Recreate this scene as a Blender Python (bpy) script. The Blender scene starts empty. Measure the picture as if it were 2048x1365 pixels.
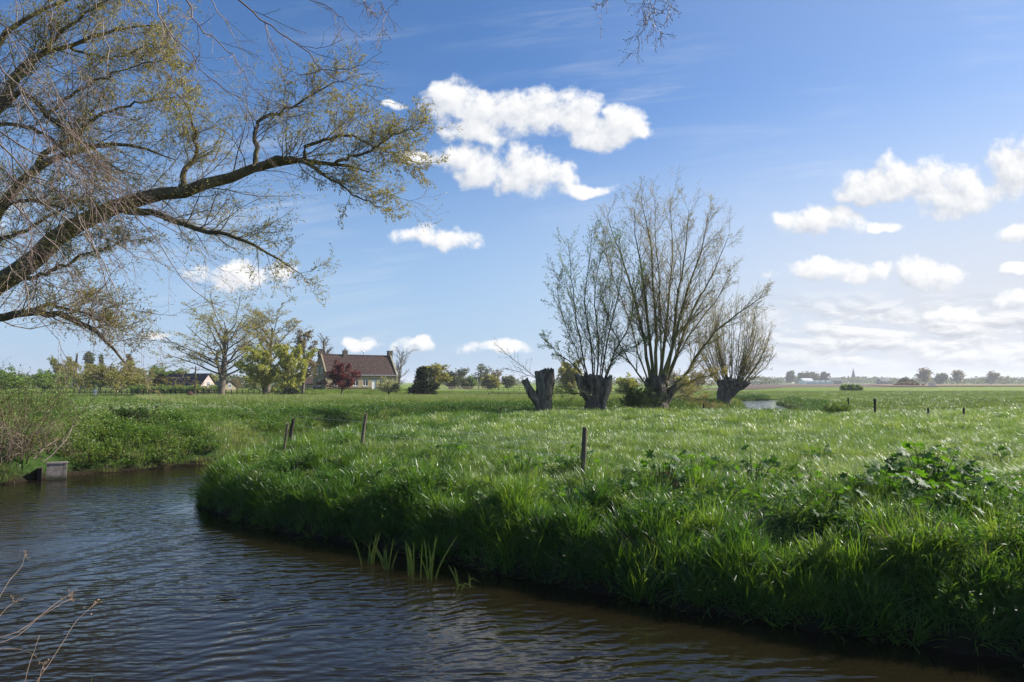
import bpy, math, random
import numpy as np
from mathutils import Vector

S = bpy.context.scene
COL = S.collection
RAD = math.radians

# ------------------------------------------------------------------ camera
EYE = 1.95
FPX = 1365.0                      # focal length in pixels of the 2048 px wide photograph
PITCH = math.atan(82.5 / FPX)
cam_d = bpy.data.cameras.new('camera')
cam_d.lens = 24.0
cam_d.sensor_width = 36.0
cam_d.clip_start = 0.05
cam_d.clip_end = 12000
cam = bpy.data.objects.new('camera', cam_d)
COL.objects.link(cam)
cam.location = (0, 0, EYE)
cam.rotation_euler = (RAD(90) + PITCH, 0, 0)
S.camera = cam

# ------------------------------------------------------------------ light and sky
SUN_AZ, SUN_EL = RAD(70), RAD(34)          # azimuth to the right of the view direction
SUN_DIR = (math.sin(SUN_AZ) * math.cos(SUN_EL), math.cos(SUN_AZ) * math.cos(SUN_EL), math.sin(SUN_EL))
sd = bpy.data.lights.new('sun', 'SUN')
sd.energy = 5.0
sd.angle = RAD(0.53)
sd.color = (1.0, 0.945, 0.86)
sun = bpy.data.objects.new('sun', sd)
COL.objects.link(sun)
sun.rotation_euler = Vector(SUN_DIR).to_track_quat('Z', 'Y').to_euler()
S.view_settings.view_transform = 'Standard'
S.view_settings.look = 'None'
S.view_settings.exposure = 0.85
S.view_settings.gamma = 1.0
S.view_settings.use_curve_mapping = False
S.render.engine = 'CYCLES'
S.cycles.max_bounces = 6
S.cycles.diffuse_bounces = 3
S.cycles.glossy_bounces = 3
S.cycles.transmission_bounces = 4
S.cycles.volume_bounces = 0
S.cycles.use_denoising = True
S.cycles.use_adaptive_sampling = False
S.cycles.sample_clamp_indirect = 4.0


def ray(px, py):
    """pixel of the photograph -> (x/y, z/y) of the direction in the world"""
    cx, cy = (px - 1024.0) / FPX, (682.5 - py) / FPX
    y = math.cos(PITCH) - cy * math.sin(PITCH)
    z = math.sin(PITCH) + cy * math.cos(PITCH)
    return cx / y, z / y


def at(px, py, D):
    u, v = ray(px, py)
    return np.array((u * D, D, EYE + v * D))


class NT:
    """tiny helper for node trees"""

    def __init__(self, tree):
        self.t = tree
        tree.nodes.clear()

    def n(self, typ, **kw):
        nd = self.t.nodes.new(typ)
        for k, v in kw.items():
            if k.startswith('i_'):
                key = k[2:]
                key = int(key) if key.isdigit() else key.replace('__', ' ')
                self.put(nd.inputs[key], v)
            else:
                setattr(nd, k, v)
        return nd

    def put(self, sock, v):
        if isinstance(v, bpy.types.NodeSocket):
            self.t.links.new(v, sock)
        elif isinstance(v, bpy.types.Node):
            self.t.links.new(v.outputs[0], sock)
        else:
            if sock.type == 'RGBA' and len(v) == 3:
                v = (*v, 1)
            sock.default_value = v

    def m(self, op, a, b=None, c=None, clamp=False):
        nd = self.t.nodes.new('ShaderNodeMath')
        nd.operation = op
        nd.use_clamp = clamp
        for i, v in enumerate((a, b, c)):
            if v is not None:
                self.put(nd.inputs[i], v)
        return nd.outputs[0]

    def vm(self, op, a, b=None, c=None):
        nd = self.t.nodes.new('ShaderNodeVectorMath')
        nd.operation = op
        for i, v in enumerate((a, b, c)):
            if v is not None:
                self.put(nd.inputs[i], v)
        return nd.outputs['Value'] if op in ('DOT_PRODUCT', 'LENGTH') else nd.outputs[0]

    def mix(self, f, a, b):
        nd = self.t.nodes.new('ShaderNodeMix')
        nd.data_type = 'RGBA'
        self.put(nd.inputs[0], f)
        self.put(nd.inputs[6], a)
        self.put(nd.inputs[7], b)
        return nd.outputs[2]

    def ss(self, x, lo, hi, a=0.0, b=1.0):
        nd = self.t.nodes.new('ShaderNodeMapRange')
        nd.interpolation_type = 'SMOOTHSTEP'
        self.put(nd.inputs[0], x)
        for i, v in enumerate((lo, hi, a, b)):
            nd.inputs[i + 1].default_value = v
        return nd.outputs[0]

    def noise(self, vec, scale, detail=4.0, rough=0.55, dist=0.0):
        nd = self.t.nodes.new('ShaderNodeTexNoise')
        if vec is not None:
            self.put(nd.inputs['Vector'], vec)
        nd.inputs['Scale'].default_value = scale
        nd.inputs['Detail'].default_value = detail
        nd.inputs['Roughness'].default_value = rough
        nd.inputs['Distortion'].default_value = dist
        return nd.outputs[0]

    def ramp(self, f, stops):
        nd = self.t.nodes.new('ShaderNodeValToRGB')
        e = nd.color_ramp.elements
        while len(e) < len(stops):
            e.new(0.5)
        for el, (p, c) in zip(e, stops):
            el.position = p
            el.color = (*c, 1)
        self.put(nd.inputs[0], f)
        return nd.outputs[0]


# clouds, as directions at infinity: centre and radii given as seen in the photograph
CLOUDS = [
    (902, 208, 60, 50), (975, 224, 98, 44), (1070, 226, 100, 52), (1145, 226, 66, 54), (955, 262, 74, 32),
    (1195, 264, 90, 38), (1255, 248, 50, 44),
    (925, 322, 60, 36), (1005, 340, 100, 50), (1100, 360, 66, 34), (1160, 380, 56, 16),
    (835, 470, 60, 22), (905, 476, 60, 23),
    (1825, 366, 125, 50), (1735, 388, 80, 28), (1905, 392, 100, 40), (1645, 442, 92, 38), (1760, 450, 30, 14),
    (2045, 335, 84, 58), (2045, 468, 58, 24), (1670, 541, 120, 22), (1860, 551, 76, 32), (2040, 545, 50, 14),
    (728, 688, 36, 14), (826, 688, 38, 13), (470, 548, 100, 28), (1000, 697, 70, 13), (310, 672, 36, 9),
    (1900, 628, 60, 14), (2030, 600, 44, 16),
    (790, 212, 34, 12), (845, 322, 34, 14),  (-200, 420, 240, 60),
    (2400, 420, 220, 60), (2700, 250, 260, 80), (-600, 200, 250, 80),
]


def cloud_group():
    g = bpy.data.node_groups.new('cloud_field', 'ShaderNodeTree')
    g.interface.new_socket('uv', in_out='INPUT', socket_type='NodeSocketVector')
    g.interface.new_socket('density', in_out='OUTPUT', socket_type='NodeSocketFloat')
    k = NT(g)
    gi = k.n('NodeGroupInput')
    go = k.n('NodeGroupOutput')
    uv = gi.outputs[0]
    wob = k.t.nodes.new('ShaderNodeTexNoise')
    k.put(wob.inputs['Vector'], uv)
    wob.inputs['Scale'].default_value = 18
    wob.inputs['Detail'].default_value = 3
    w = k.vm('MULTIPLY_ADD', wob.outputs['Color'], (0.075, 0.05, 0), (-0.0375, -0.025, 0))
    uvw = k.vm('ADD', uv, w)
    d = None
    for cx, cy, rx, ry in CLOUDS:
        u, v = ray(cx, cy)
        a, b = rx / FPX, ry / FPX
        q = k.vm('MULTIPLY_ADD', uvw, (1 / a, 1 / b, 0), (-u / a, -v / b, 0))
        e = k.vm('DOT_PRODUCT', q, q)
        if d is None:
            d = e
        else:
            nd = k.t.nodes.new('ShaderNodeMath')
            nd.operation = 'SMOOTH_MIN'
            k.put(nd.inputs[0], d)
            k.put(nd.inputs[1], e)
            nd.inputs[2].default_value = 0.35
            d = nd.outputs[0]
    dd = k.m('MINIMUM', d, 4.0)
    n1 = k.noise(uv, 26, 9, 0.60)
    n2 = k.noise(uv, 9, 3, 0.5)
    nn = k.m('ADD', k.m('MULTIPLY_ADD', n1, 3.6, -1.62), k.m('MULTIPLY_ADD', n2, 0.9, -0.40))
    out = k.m('ADD', k.m('SUBTRACT', 1.0, dd), nn)
    k.put(go.inputs[0], out)
    return g


W = bpy.data.worlds.new('World')
S.world = W
W.use_nodes = True
k = NT(W.node_tree)
out = k.n('ShaderNodeOutputWorld')
sky = k.n('ShaderNodeTexSky', sky_type='NISHITA', sun_disc=False)
sky.sun_elevation = SUN_EL
sky.sun_rotation = SUN_AZ
sky.altitude = 0
sky.air_density = 1.0
sky.dust_density = 0.25
sky.ozone_density = 2.2
tc = k.n('ShaderNodeTexCoord')
sep = k.n('ShaderNodeSeparateXYZ', i_0=tc.outputs['Generated'])
X, Y, Z = sep.outputs
ys = k.m('MAXIMUM', Y, 0.12)
comb = k.n('ShaderNodeCombineXYZ', i_0=k.m('DIVIDE', X, ys), i_1=k.m('DIVIDE', Z, ys))
front = k.ss(Y, 0.15, 0.35)
cg = cloud_group()
g1 = k.n('ShaderNodeGroup', node_tree=cg, i_0=comb)
g2 = k.n('ShaderNodeGroup', node_tree=cg, i_0=k.vm('ADD', comb, (0.012, 0.016, 0)))
dens = g1.outputs[0]
alpha = k.m('MULTIPLY', k.ss(dens, -0.12, 0.95), front)
lit = k.m('MULTIPLY_ADD', k.m('SUBTRACT', dens, g2.outputs[0]), 0.42, 0.60, clamp=True)
ccol = k.mix(lit, (5.6, 6.1, 7.1), (10.2, 10.2, 10.2))
# thin high streaks
sv = k.vm('MULTIPLY', k.vm('ADD', comb, k.vm('MULTIPLY', k.n('ShaderNodeCombineXYZ', i_1=sep.outputs[0]), (0, -0.12, 0))), (1.3, 13.0, 1))
st = k.noise(sv, 2.6, 6, 0.62, 0.6)
st2 = k.noise(comb, 2.4, 3, 0.5)
streak = k.m('MULTIPLY', k.m('MULTIPLY', k.ss(st, 0.45, 0.85), k.ss(st2, 0.38, 0.70)), 0.46)
streak = k.m('MULTIPLY', streak, k.ss(Z, -0.02, 0.06))
# broken low cloud layer towards the sun side
lv_ = k.vm('MULTIPLY', comb, (13.0, 40.0, 1))
la = k.noise(lv_, 1.0, 6, 0.58, 0.3)
lb = k.noise(k.vm('ADD', lv_, (0.10, 0.30, 0)), 1.0, 6, 0.58, 0.3)
UV = k.n('ShaderNodeSeparateXYZ', i_0=comb).outputs
lmask = k.m('MULTIPLY', k.m('MULTIPLY', k.ss(UV[0], 0.22, 0.5), k.ss(UV[1], 0.008, 0.04)), k.ss(UV[1], 0.15, 0.085))
layer = k.m('MULTIPLY', k.m('MULTIPLY', k.ss(la, 0.33, 0.52), lmask), 0.85)
llit = k.m('MULTIPLY_ADD', k.m('SUBTRACT', la, lb), 4.5, 0.58, clamp=True)
lcol = k.mix(llit, (5.6, 5.9, 6.6), (10.0, 10.0, 10.0))
# base sky: the sky model, a little more saturated; whiter low down and towards the sun
hsv = k.n('ShaderNodeHueSaturation', i_Saturation=1.14, i_Value=1.22, i_Color=sky)
sdn = k.vm('DOT_PRODUCT', tc.outputs['Generated'], SUN_DIR)
hz_low = k.ss(Z, 0.40, -0.02)
glow = k.ss(sdn, 0.22, 0.80)
glow_hi = k.ss(sdn, 0.45, 1.0)
blue = k.vm('MULTIPLY', hsv, (0.84, 1.0, 1.20))
base = k.mix(k.m('MULTIPLY', hz_low, 0.88), blue, (4.3, 5.95, 8.35))
hazy = k.m('ADD', k.m('MULTIPLY', k.m('MULTIPLY', hz_low, glow), 1.1), k.m('MULTIPLY', glow_hi, 0.22), clamp=True)
base = k.mix(hazy, base, (7.4, 7.8, 8.7))
base = k.mix(streak, base, (8.6, 8.9, 9.4))
final = k.mix(alpha, k.mix(layer, base, lcol), ccol)
bg = k.n('ShaderNodeBackground', i_Color=final, i_Strength=0.056)
k.put(out.inputs[0], bg)
W.cycles.sampling_method = 'MANUAL'
W.cycles.sample_map_resolution = 512

# ------------------------------------------------------------------ numbers: noise, river, terrain
rng0 = np.random.default_rng(7)
_perm = rng0.random((256, 256))


def vnoise(x, y):
    x = np.asarray(x, float)
    y = np.asarray(y, float)
    xi, yi = np.floor(x).astype(int), np.floor(y).astype(int)
    fx, fy = x - xi, y - yi
    fx = fx * fx * (3 - 2 * fx)
    fy = fy * fy * (3 - 2 * fy)
    a = _perm[xi & 255, yi & 255]
    b = _perm[(xi + 1) & 255, yi & 255]
    c = _perm[xi & 255, (yi + 1) & 255]
    d = _perm[(xi + 1) & 255, (yi + 1) & 255]
    return (a * (1 - fx) + b * fx) * (1 - fy) + (c * (1 - fx) + d * fx) * fy


def fbm(x, y, o=4):
    s, a, t = 0, 0.5, 0
    for i in range(o):
        s = s + a * vnoise(x * 2 ** i + 17.3 * i, y * 2 ** i - 9.1 * i)
        t += a
        a *= 0.5
    return s / t


def smooth(a, b, x):
    t = np.clip((x - a) / (b - a), 0, 1)
    return t * t * (3 - 2 * t)


WATER = -1.15
INNER = [(60, -14), (30, -5), (14, 2.6), (8, 6.0), (5.7, 7.8), (2.4, 9.5), (-0.7, 11.7), (-2.4, 13.0), (-4.3, 14.1), (-6.2, 15.6), (-7.9, 17.4), (-8.5, 19.5), (-8.4, 24),
         (-7.4, 31), (-6.0, 40), (-2, 46.5), (3, 50.5), (10, 52), (18, 53), (24.3, 57), (28.3, 66), (33.2, 80), (38, 98), (44, 110), (60, 118), (120, 128), (300, 150)]
OUTER = [(300, 160), (120, 137), (58, 127), (38, 117), (32, 104), (29.8, 92), (26, 78), (22.6, 67), (16, 60.5), (9, 57.5), (2, 56), (-4.5, 52), (-9, 46), (-10.6, 38), (-11.3, 31),
         (-11.1, 26.4), (-13, 24.6), (-14.6, 23.1), (-15.6, 21.0), (-20, 20.2), (-30, 21.5), (-60, 24), (-60, 14), (-30, 13), (-16, 10.5), (-10, 8.4), (-6.3, 6.6), (-4, 5.3), (0, 4.4), (4, 3.2), (8, 1.6),
         (14, -2.5), (30, -10), (60, -19)]
RIVER = np.array(INNER + OUTER, float)


def river_sd(x, y):
    """distance to the waterline, negative in the water"""
    x = np.asarray(x, float).ravel()
    y = np.asarray(y, float).ravel()
    best = np.full(x.shape, 1e18)
    inside = np.zeros(x.shape, bool)
    n = len(RIVER)
    for i in range(n):
        ax, ay = RIVER[i]
        bx, by = RIVER[(i + 1) % n]
        dx, dy = bx - ax, by - ay
        t = np.clip(((x - ax) * dx + (y - ay) * dy) / (dx * dx + dy * dy), 0, 1)
        d = (x - ax - t * dx) ** 2 + (y - ay - t * dy) ** 2
        best = np.minimum(best, d)
        if ay != by:
            c = ((ay > y) != (by > y)) & (x < (bx - ax) * (y - ay) / (by - ay) + ax)
            inside ^= c
    d = np.sqrt(best)
    return np.where(inside, -d, d)


HOUSE = np.array((-36.8, 136.0))
HOUSE_A = RAD(35)
HOUSE_Z = 0.45


def hz(x, y, s=None):
    x = np.asarray(x, float)
    y = np.asarray(y, float)
    shp = x.shape
    if s is None:
        s = river_sd(x, y).reshape(shp)
    s = s + (fbm(x * 0.8, y * 0.8, 3) - 0.5) * 0.5 * smooth(0, 1, s)
    z = WATER + np.interp(s, [-3, -0.6, 0, 0.2, 0.55, 1.0, 2.0, 4.0, 8], [-1.0, -0.4, -0.03, 0.36, 0.72, 0.90, 1.03, 1.12, 1.17])
    far = smooth(52, 115, y)
    z = z + (fbm(x * 0.25, y * 0.25, 4) - 0.5) * 0.22 * smooth(1, 5, s) * (1 - 0.6 * far)
    z = z + (fbm(x * 1.25 + 3, y * 1.25, 2) - 0.5) * (0.26 + 0.34 * (1 - smooth(2.5, 6.0, s))) * smooth(0.05, 0.9, s) * (1 - smooth(40, 60, y))
    z = z - 0.62 * far
    z = z - 0.65 * np.exp(-((x - 22.5) ** 2 + (y - 51.5) ** 2) / 42.0) * smooth(0, 1.5, s)
    # the mound the farmhouse stands on
    cu, su = math.cos(HOUSE_A), math.sin(HOUSE_A)
    lx = (x - HOUSE[0]) * cu + (y - HOUSE[1]) * su
    ly = -(x - HOUSE[0]) * su + (y - HOUSE[1]) * cu
    m = smooth(-12, -1.0, lx) * (1 - smooth(16, 27, lx)) * smooth(-17.0, -2.0, ly) * (1 - smooth(10, 18, ly))
    z = z * (1 - m) + (HOUSE_Z - 0.03) * m
    # left bank shoulder with the cow parsley
    z = z + 0.35 * np.exp(-(((x + 16) / 7) ** 2 + ((y - 31) / 5) ** 2)) * smooth(0, 3, s)
    z = z + 0.18 * np.exp(-(x * x + (y - 0) ** 2) / 9.0)
    return z


def hz1(x, y):
    return float(hz(np.array([x]), np.array([y]))[0])


# ------------------------------------------------------------------ object helpers
def tag(o, label=None, cat=None, group=None, kind=None):
    if label:
        o['label'] = label
    if cat:
        o['category'] = cat
    if group:
        o['group'] = group
    if kind:
        o['kind'] = kind
    return o


def link(name, me, parent=None, loc=None):
    o = bpy.data.objects.new(name, me)
    COL.objects.link(o)
    if parent is not None:
        o.parent = parent
    if loc is not None:
        o.location = loc
    return o


def thing(name, label, cat, loc=(0, 0, 0), rz=0.0, group=None):
    o = bpy.data.objects.new(name, None)
    o.empty_display_size = 0.2
    COL.objects.link(o)
    o.location = loc
    o.rotation_euler = (0, 0, rz)
    return tag(o, label, cat, group)


def mesh_np(name, parts, mat, smooth_shade=True):
    """parts: list of (verts (N,3), faces (M,k)) with any k per entry"""
    vs, tot, loops, sizes = [], 0, [], []
    for v, f in parts:
        v = np.asarray(v, np.float32).reshape(-1, 3)
        f = np.asarray(f, np.int32)
        if len(f):
            loops.append((f + tot).ravel())
            sizes.append(np.full(len(f), f.shape[1], np.int32))
        vs.append(v)
        tot += len(v)
    v = np.concatenate(vs)
    lp = np.concatenate(loops) if loops else np.zeros(0, np.int32)
    sz = np.concatenate(sizes) if sizes else np.zeros(0, np.int32)
    me = bpy.data.meshes.new(name)
    me.vertices.add(len(v))
    me.vertices.foreach_set('co', v.ravel())
    me.loops.add(len(lp))
    me.loops.foreach_set('vertex_index', lp)
    me.polygons.add(len(sz))
    st = np.zeros(len(sz), np.int32)
    if len(sz):
        st[1:] = np.cumsum(sz)[:-1]
        me.polygons.foreach_set('loop_start', st)
        me.polygons.foreach_set('use_smooth', np.full(len(sz), smooth_shade))
    me.update(calc_edges=True)
    me.validate()
    if mat is not None:
        me.materials.append(mat)
    return me


BOXF = np.array([(0, 3, 2, 1), (4, 5, 6, 7), (0, 1, 5, 4), (1, 2, 6, 5), (2, 3, 7, 6), (3, 0, 4, 7)])


def box(x0, x1, y0, y1, z0, z1):
    v = np.array([(x0, y0, z0), (x1, y0, z0), (x1, y1, z0), (x0, y1, z0), (x0, y0, z1), (x1, y0, z1), (x1, y1, z1), (x0, y1, z1)], float)
    return v, BOXF


def norm(a):
    return a / np.maximum(np.linalg.norm(a, axis=-1, keepdims=True), 1e-9)


def tubes(pts, rad, sides):
    """pts (M,n,3), rad (M,n) -> verts, quads"""
    pts = np.asarray(pts, float)
    rad = np.asarray(rad, float)
    M, n, _ = pts.shape
    tan = np.empty_like(pts)
    tan[:, 1:-1] = pts[:, 2:] - pts[:, :-2]
    tan[:, 0] = pts[:, 1] - pts[:, 0]
    tan[:, -1] = pts[:, -1] - pts[:, -2]
    tan = norm(tan)
    mean = norm(tan.mean(1))
    ref = np.where(np.abs(mean[:, 2:3]) > 0.8, np.array([[1.0, 0.2, 0]]), np.array([[0.1, 0.2, 1.0]]))
    a = norm(np.cross(tan, ref[:, None, :]))
    b = np.cross(tan, a)
    th = np.linspace(0, 2 * np.pi, sides, endpoint=False)
    v = pts[:, :, None, :] + rad[:, :, None, None] * (np.cos(th)[None, None, :, None] * a[:, :, None, :] + np.sin(th)[None, None, :, None] * b[:, :, None, :])
    base = (np.arange(M) * n * sides)[:, None, None] + (np.arange(n - 1) * sides)[None, :, None]
    j = np.arange(sides)[None, None, :]
    j2 = (j + 1) % sides
    f = np.stack([base + j, base + j2, base + sides + j2, base + sides + j], -1).reshape(-1, 4)
    return v.reshape(-1, 3), f


def path_tube(pts, rad, sides=8, n=None, wob=0.0, rng=None):
    """one smooth tube through control points"""
    pts = np.asarray(pts, float)
    rad = np.asarray(rad, float)
    p, r = resample(pts, rad, n or len(pts) * 3)
    if wob and rng is not None:
        p[1:-1] += rng.normal(0, wob, p[1:-1].shape)
    return tubes(p[None], r[None], sides), p, r


def resample(pts, rad, n):
    L = np.concatenate([[0], np.cumsum(np.linalg.norm(np.diff(pts, axis=0), axis=1))])
    s = np.linspace(0, L[-1], n)
    # Catmull-Rom on the chord length
    out = np.empty((n, 3))
    m = np.gradient(pts, L, axis=0)
    i = np.clip(np.searchsorted(L, s, 'right') - 1, 0, len(pts) - 2)
    h = (L[i + 1] - L[i])[:, None]
    t = ((s - L[i])[:, None]) / h
    out = (2 * t ** 3 - 3 * t ** 2 + 1) * pts[i] + (t ** 3 - 2 * t ** 2 + t) * h * m[i] + (-2 * t ** 3 + 3 * t ** 2) * pts[i + 1] + (t ** 3 - t ** 2) * h * m[i + 1]
    return out, np.interp(s, L, rad)


def grow(rng, P, D, L, R, n, wander, trop=0.0, taper=0.3, tropv=None):
    M = len(P)
    pts = np.empty((M, n + 1, 3))
    pts[:, 0] = P
    d = norm(np.array(D, float))
    for i in range(n):
        d = d + rng.normal(0, wander, (M, 3))
        d[:, 2] += trop
        if tropv is not None:
            d = d + tropv
        d = norm(d)
        pts[:, i + 1] = pts[:, i] + d * (L / n)[:, None]
    rad = R[:, None] * np.linspace(1, taper, n + 1)[None]
    return pts, rad


def sprout(rng, pts, rad, L, c, t0, t1, a0, a1, ratio, tdec=0.5, rr=0.6, bias=None, rmin=0.0):
    M, n1, _ = pts.shape
    idx = np.repeat(np.arange(M), c)
    t = t0 + (t1 - t0) * ((np.tile(np.arange(c), M) + rng.random(M * c)) / c)
    f = t * (n1 - 1)
    i = np.minimum(f.astype(int), n1 - 2)
    fr = (f - i)[:, None]
    pos = pts[idx, i] * (1 - fr) + pts[idx, i + 1] * fr
    tan = norm(pts[idx, i + 1] - pts[idx, i])
    v = rng.normal(0, 1, pos.shape)
    if bias is not None:
        v = v + np.asarray(bias)
    v = norm(v - (v * tan).sum(1, keepdims=True) * tan)
    a = rng.uniform(a0, a1, len(idx))[:, None]
    d = np.cos(a) * tan + np.sin(a) * v
    l = L[idx] * ratio * (1 - tdec * t) * rng.uniform(0.6, 1.25, len(idx))
    r = np.maximum((rad[idx, i] * (1 - fr[:, 0]) + rad[idx, i + 1] * fr[:, 0]) * rr, rmin)
    return pos, d, l, r


def leaf_cards(rng, pos, d, size, wr=0.4, bend=0.15):
    """folded rhombic leaves"""
    n = len(pos)
    d = norm(d)
    v = norm(np.cross(d, rng.normal(0, 1, (n, 3))))
    up = np.cross(v, d)
    s = (size * rng.uniform(0.6, 1.25, n))[:, None] if np.isscalar(size) else size[:, None]
    p0 = pos
    p1 = pos + d * s * 0.45 + v * s * wr * 0.5 + up * s * bend
    p2 = pos + d * s
    p3 = pos + d * s * 0.45 - v * s * wr * 0.5 + up * s * bend
    V = np.stack([p0, p1, p2, p3], 1).reshape(-1, 3)
    b = np.arange(n)[:, None] * 4
    return V, np.concatenate([b + np.array([[0, 1, 2]]), b + np.array([[0, 2, 3]])])


def pts_on(rng, pts, k_, t0=0.1, t1=1.0):
    """k_ random points on each strand with their tangents"""
    M, n1, _ = pts.shape
    idx = np.repeat(np.arange(M), k_)
    f = rng.uniform(t0, t1, M * k_) * (n1 - 1)
    i = np.minimum(f.astype(int), n1 - 2)
    fr = (f - i)[:, None]
    return pts[idx, i] * (1 - fr) + pts[idx, i + 1] * fr, norm(pts[idx, i + 1] - pts[idx, i])


# ------------------------------------------------------------------ materials
def new_mat(name):
    m = bpy.data.materials.new(name)
    m.use_nodes = True
    kk = NT(m.node_tree)
    o = kk.n('ShaderNodeOutputMaterial')
    return m, kk, o


def mat_simple(name, stops, scale=3.0, rough=0.8, bump=0.3, bscale=None, detail=5, stretch=(1, 1, 1), spec=0.3, dist=0.0, bdist=0.02):
    m, kk, o = new_mat(name)
    t = kk.n('ShaderNodeTexCoord')
    v = kk.vm('MULTIPLY', t.outputs['Object'], stretch)
    n = kk.noise(v, scale, detail, 0.6, dist)
    c = kk.ramp(n, stops)
    n2 = kk.noise(v, bscale or scale * 4, 6, 0.6)
    b = kk.n('ShaderNodeBump', i_Strength=bump, i_Distance=bdist, i_Height=n2)
    p = kk.n('ShaderNodeBsdfPrincipled', i_Base__Color=c, i_Roughness=rough, i_Normal=b)
    p.inputs['Specular IOR Level'].default_value = spec
    kk.put(o.inputs[0], p)
    return m


def mat_leaf(name, stops, trans=0.4, tcol=(1.25, 1.2, 0.6), rough=0.45, spec=0.4, tint=False, mixnoise=0.0):
    """leaves and grass: gloss, colour per leaf, light through the blade"""
    m, kk, o = new_mat(name)
    g = kk.n('ShaderNodeNewGeometry')
    f = g.outputs['Random Per Island']
    if tint:
        a = kk.n('ShaderNodeAttribute', attribute_type='INSTANCER', attribute_name='tint')
        f = kk.m('ADD', kk.m('MULTIPLY', f, 0.35), kk.m('MULTIPLY', a.outputs['Fac'], 0.65))
    if mixnoise:
        t = kk.n('ShaderNodeTexCoord')
        n = kk.noise(t.outputs['Object'], mixnoise, 3, 0.5)
        f = kk.m('ADD', kk.m('MULTIPLY', f, 0.5), kk.m('MULTIPLY', n, 0.5))
    c = kk.ramp(f, stops)
    p = kk.n('ShaderNodeBsdfPrincipled', i_Base__Color=c, i_Roughness=rough)
    p.inputs['Specular IOR Level'].default_value = spec
    tr = kk.n('ShaderNodeBsdfTranslucent', i_0=kk.vm('MULTIPLY', c, tcol))
    mx = kk.n('ShaderNodeMixShader', i_0=trans, i_1=p, i_2=tr)
    kk.put(o.inputs[0], mx)
    return m


M = {}
M['bark'] = mat_simple('bark', [(0.3, (0.035, 0.027, 0.02)), (0.5, (0.12, 0.094, 0.07)), (0.7, (0.26, 0.215, 0.165))], 4, 0.9, 0.9, 14, stretch=(1, 1, 0.35), bdist=0.05)
M['limb_bark'] = mat_simple('limb_bark', [(0.25, (0.05, 0.038, 0.023)), (0.55, (0.14, 0.112, 0.062)), (0.8, (0.24, 0.205, 0.105))], 3, 0.9, 0.8, 16, bdist=0.03)
M['mossy_bark'] = mat_simple('mossy_bark', [(0.3, (0.06, 0.05, 0.025)), (0.5, (0.14, 0.135, 0.04)), (0.72, (0.24, 0.225, 0.085))], 2.2, 0.9, 0.8, 18)
M['pale_bark'] = mat_simple('pale_bark', [(0.3, (0.08, 0.066, 0.048)), (0.6, (0.17, 0.145, 0.105)), (0.8, (0.26, 0.23, 0.17))], 2, 0.9, 0.6, 10)
M['dead_wood'] = mat_simple('dead_wood', [(0.3, (0.04, 0.032, 0.024)), (0.5, (0.15, 0.125, 0.09)), (0.72, (0.28, 0.24, 0.185))], 4, 0.9, 1.0, 12, stretch=(1, 1, 0.22), bdist=0.06)
M['cut_wood'] = mat_simple('cut_wood', [(0.3, (0.2, 0.13, 0.08)), (0.6, (0.42, 0.31, 0.2)), (0.8, (0.55, 0.45, 0.33))], 6, 0.9, 0.6, 20)
M['twig'] = mat_simple('twig', [(0.3, (0.11, 0.085, 0.055)), (0.6, (0.21, 0.165, 0.11)), (0.8, (0.30, 0.245, 0.18))], 1.5, 0.7, 0.0)
M['willow_twig'] = mat_simple('willow_twig', [(0.3, (0.15, 0.12, 0.05)), (0.6, (0.29, 0.24, 0.105)), (0.8, (0.42, 0.36, 0.18))], 1.0, 0.6, 0.0)
M['whip'] = mat_simple('whip', [(0.3, (0.11, 0.065, 0.05)), (0.5, (0.2, 0.135, 0.105)), (0.75, (0.34, 0.27, 0.22))], 1.2, 0.5, 0.0, spec=0.5)
M['far_twig'] = mat_simple('far_twig', [(0.3, (0.10, 0.083, 0.062)), (0.7, (0.20, 0.17, 0.135))], 0.6, 0.8, 0.0)
M['post'] = mat_simple('weathered_post', [(0.3, (0.06, 0.045, 0.032)), (0.55, (0.16, 0.125, 0.09)), (0.78, (0.27, 0.23, 0.18))], 8, 0.9, 0.7, 30, stretch=(1, 1, 0.12))
M['dark_post'] = mat_simple('dark_post', [(0.3, (0.02, 0.016, 0.012)), (0.6, (0.055, 0.043, 0.033)), (0.8, (0.09, 0.075, 0.06))], 8, 0.9, 0.6, 30, stretch=(1, 1, 0.12))
M['concrete'] = mat_simple('concrete', [(0.3, (0.11, 0.095, 0.08)), (0.5, (0.23, 0.20, 0.175)), (0.75, (0.33, 0.29, 0.26))], 5, 0.9, 0.4, 30)
m, k, o = new_mat('outfall_concrete')
t = k.n('ShaderNodeTexCoord')
zz = k.n('ShaderNodeSeparateXYZ', i_0=t.outputs['Object']).outputs[2]
n1_ = k.noise(t.outputs['Object'], 5, 6, 0.65)
n2_ = k.noise(k.vm('MULTIPLY', t.outputs['Object'], (9, 9, 1.2)), 1.0, 4, 0.6)
c_ = k.ramp(n1_, [(0.3, (0.13, 0.11, 0.095)), (0.5, (0.25, 0.215, 0.19)), (0.72, (0.36, 0.32, 0.29))])
c_ = k.mix(k.m('MULTIPLY', k.ss(n2_, 0.48, 0.68), 0.55), c_, (0.07, 0.06, 0.045))
c_ = k.mix(k.ss(k.m('ADD', zz, k.m('MULTIPLY', n1_, 0.16)), 0.26, 0.10), c_, (0.035, 0.042, 0.02))
pb = k.n('ShaderNodeBsdfPrincipled', i_Base__Color=c_, i_Roughness=0.9, i_Normal=k.n('ShaderNodeBump', i_Strength=0.6, i_Distance=0.02, i_Height=n1_))
k.put(o.inputs[0], pb)
M['outfall_concrete'] = m
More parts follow.
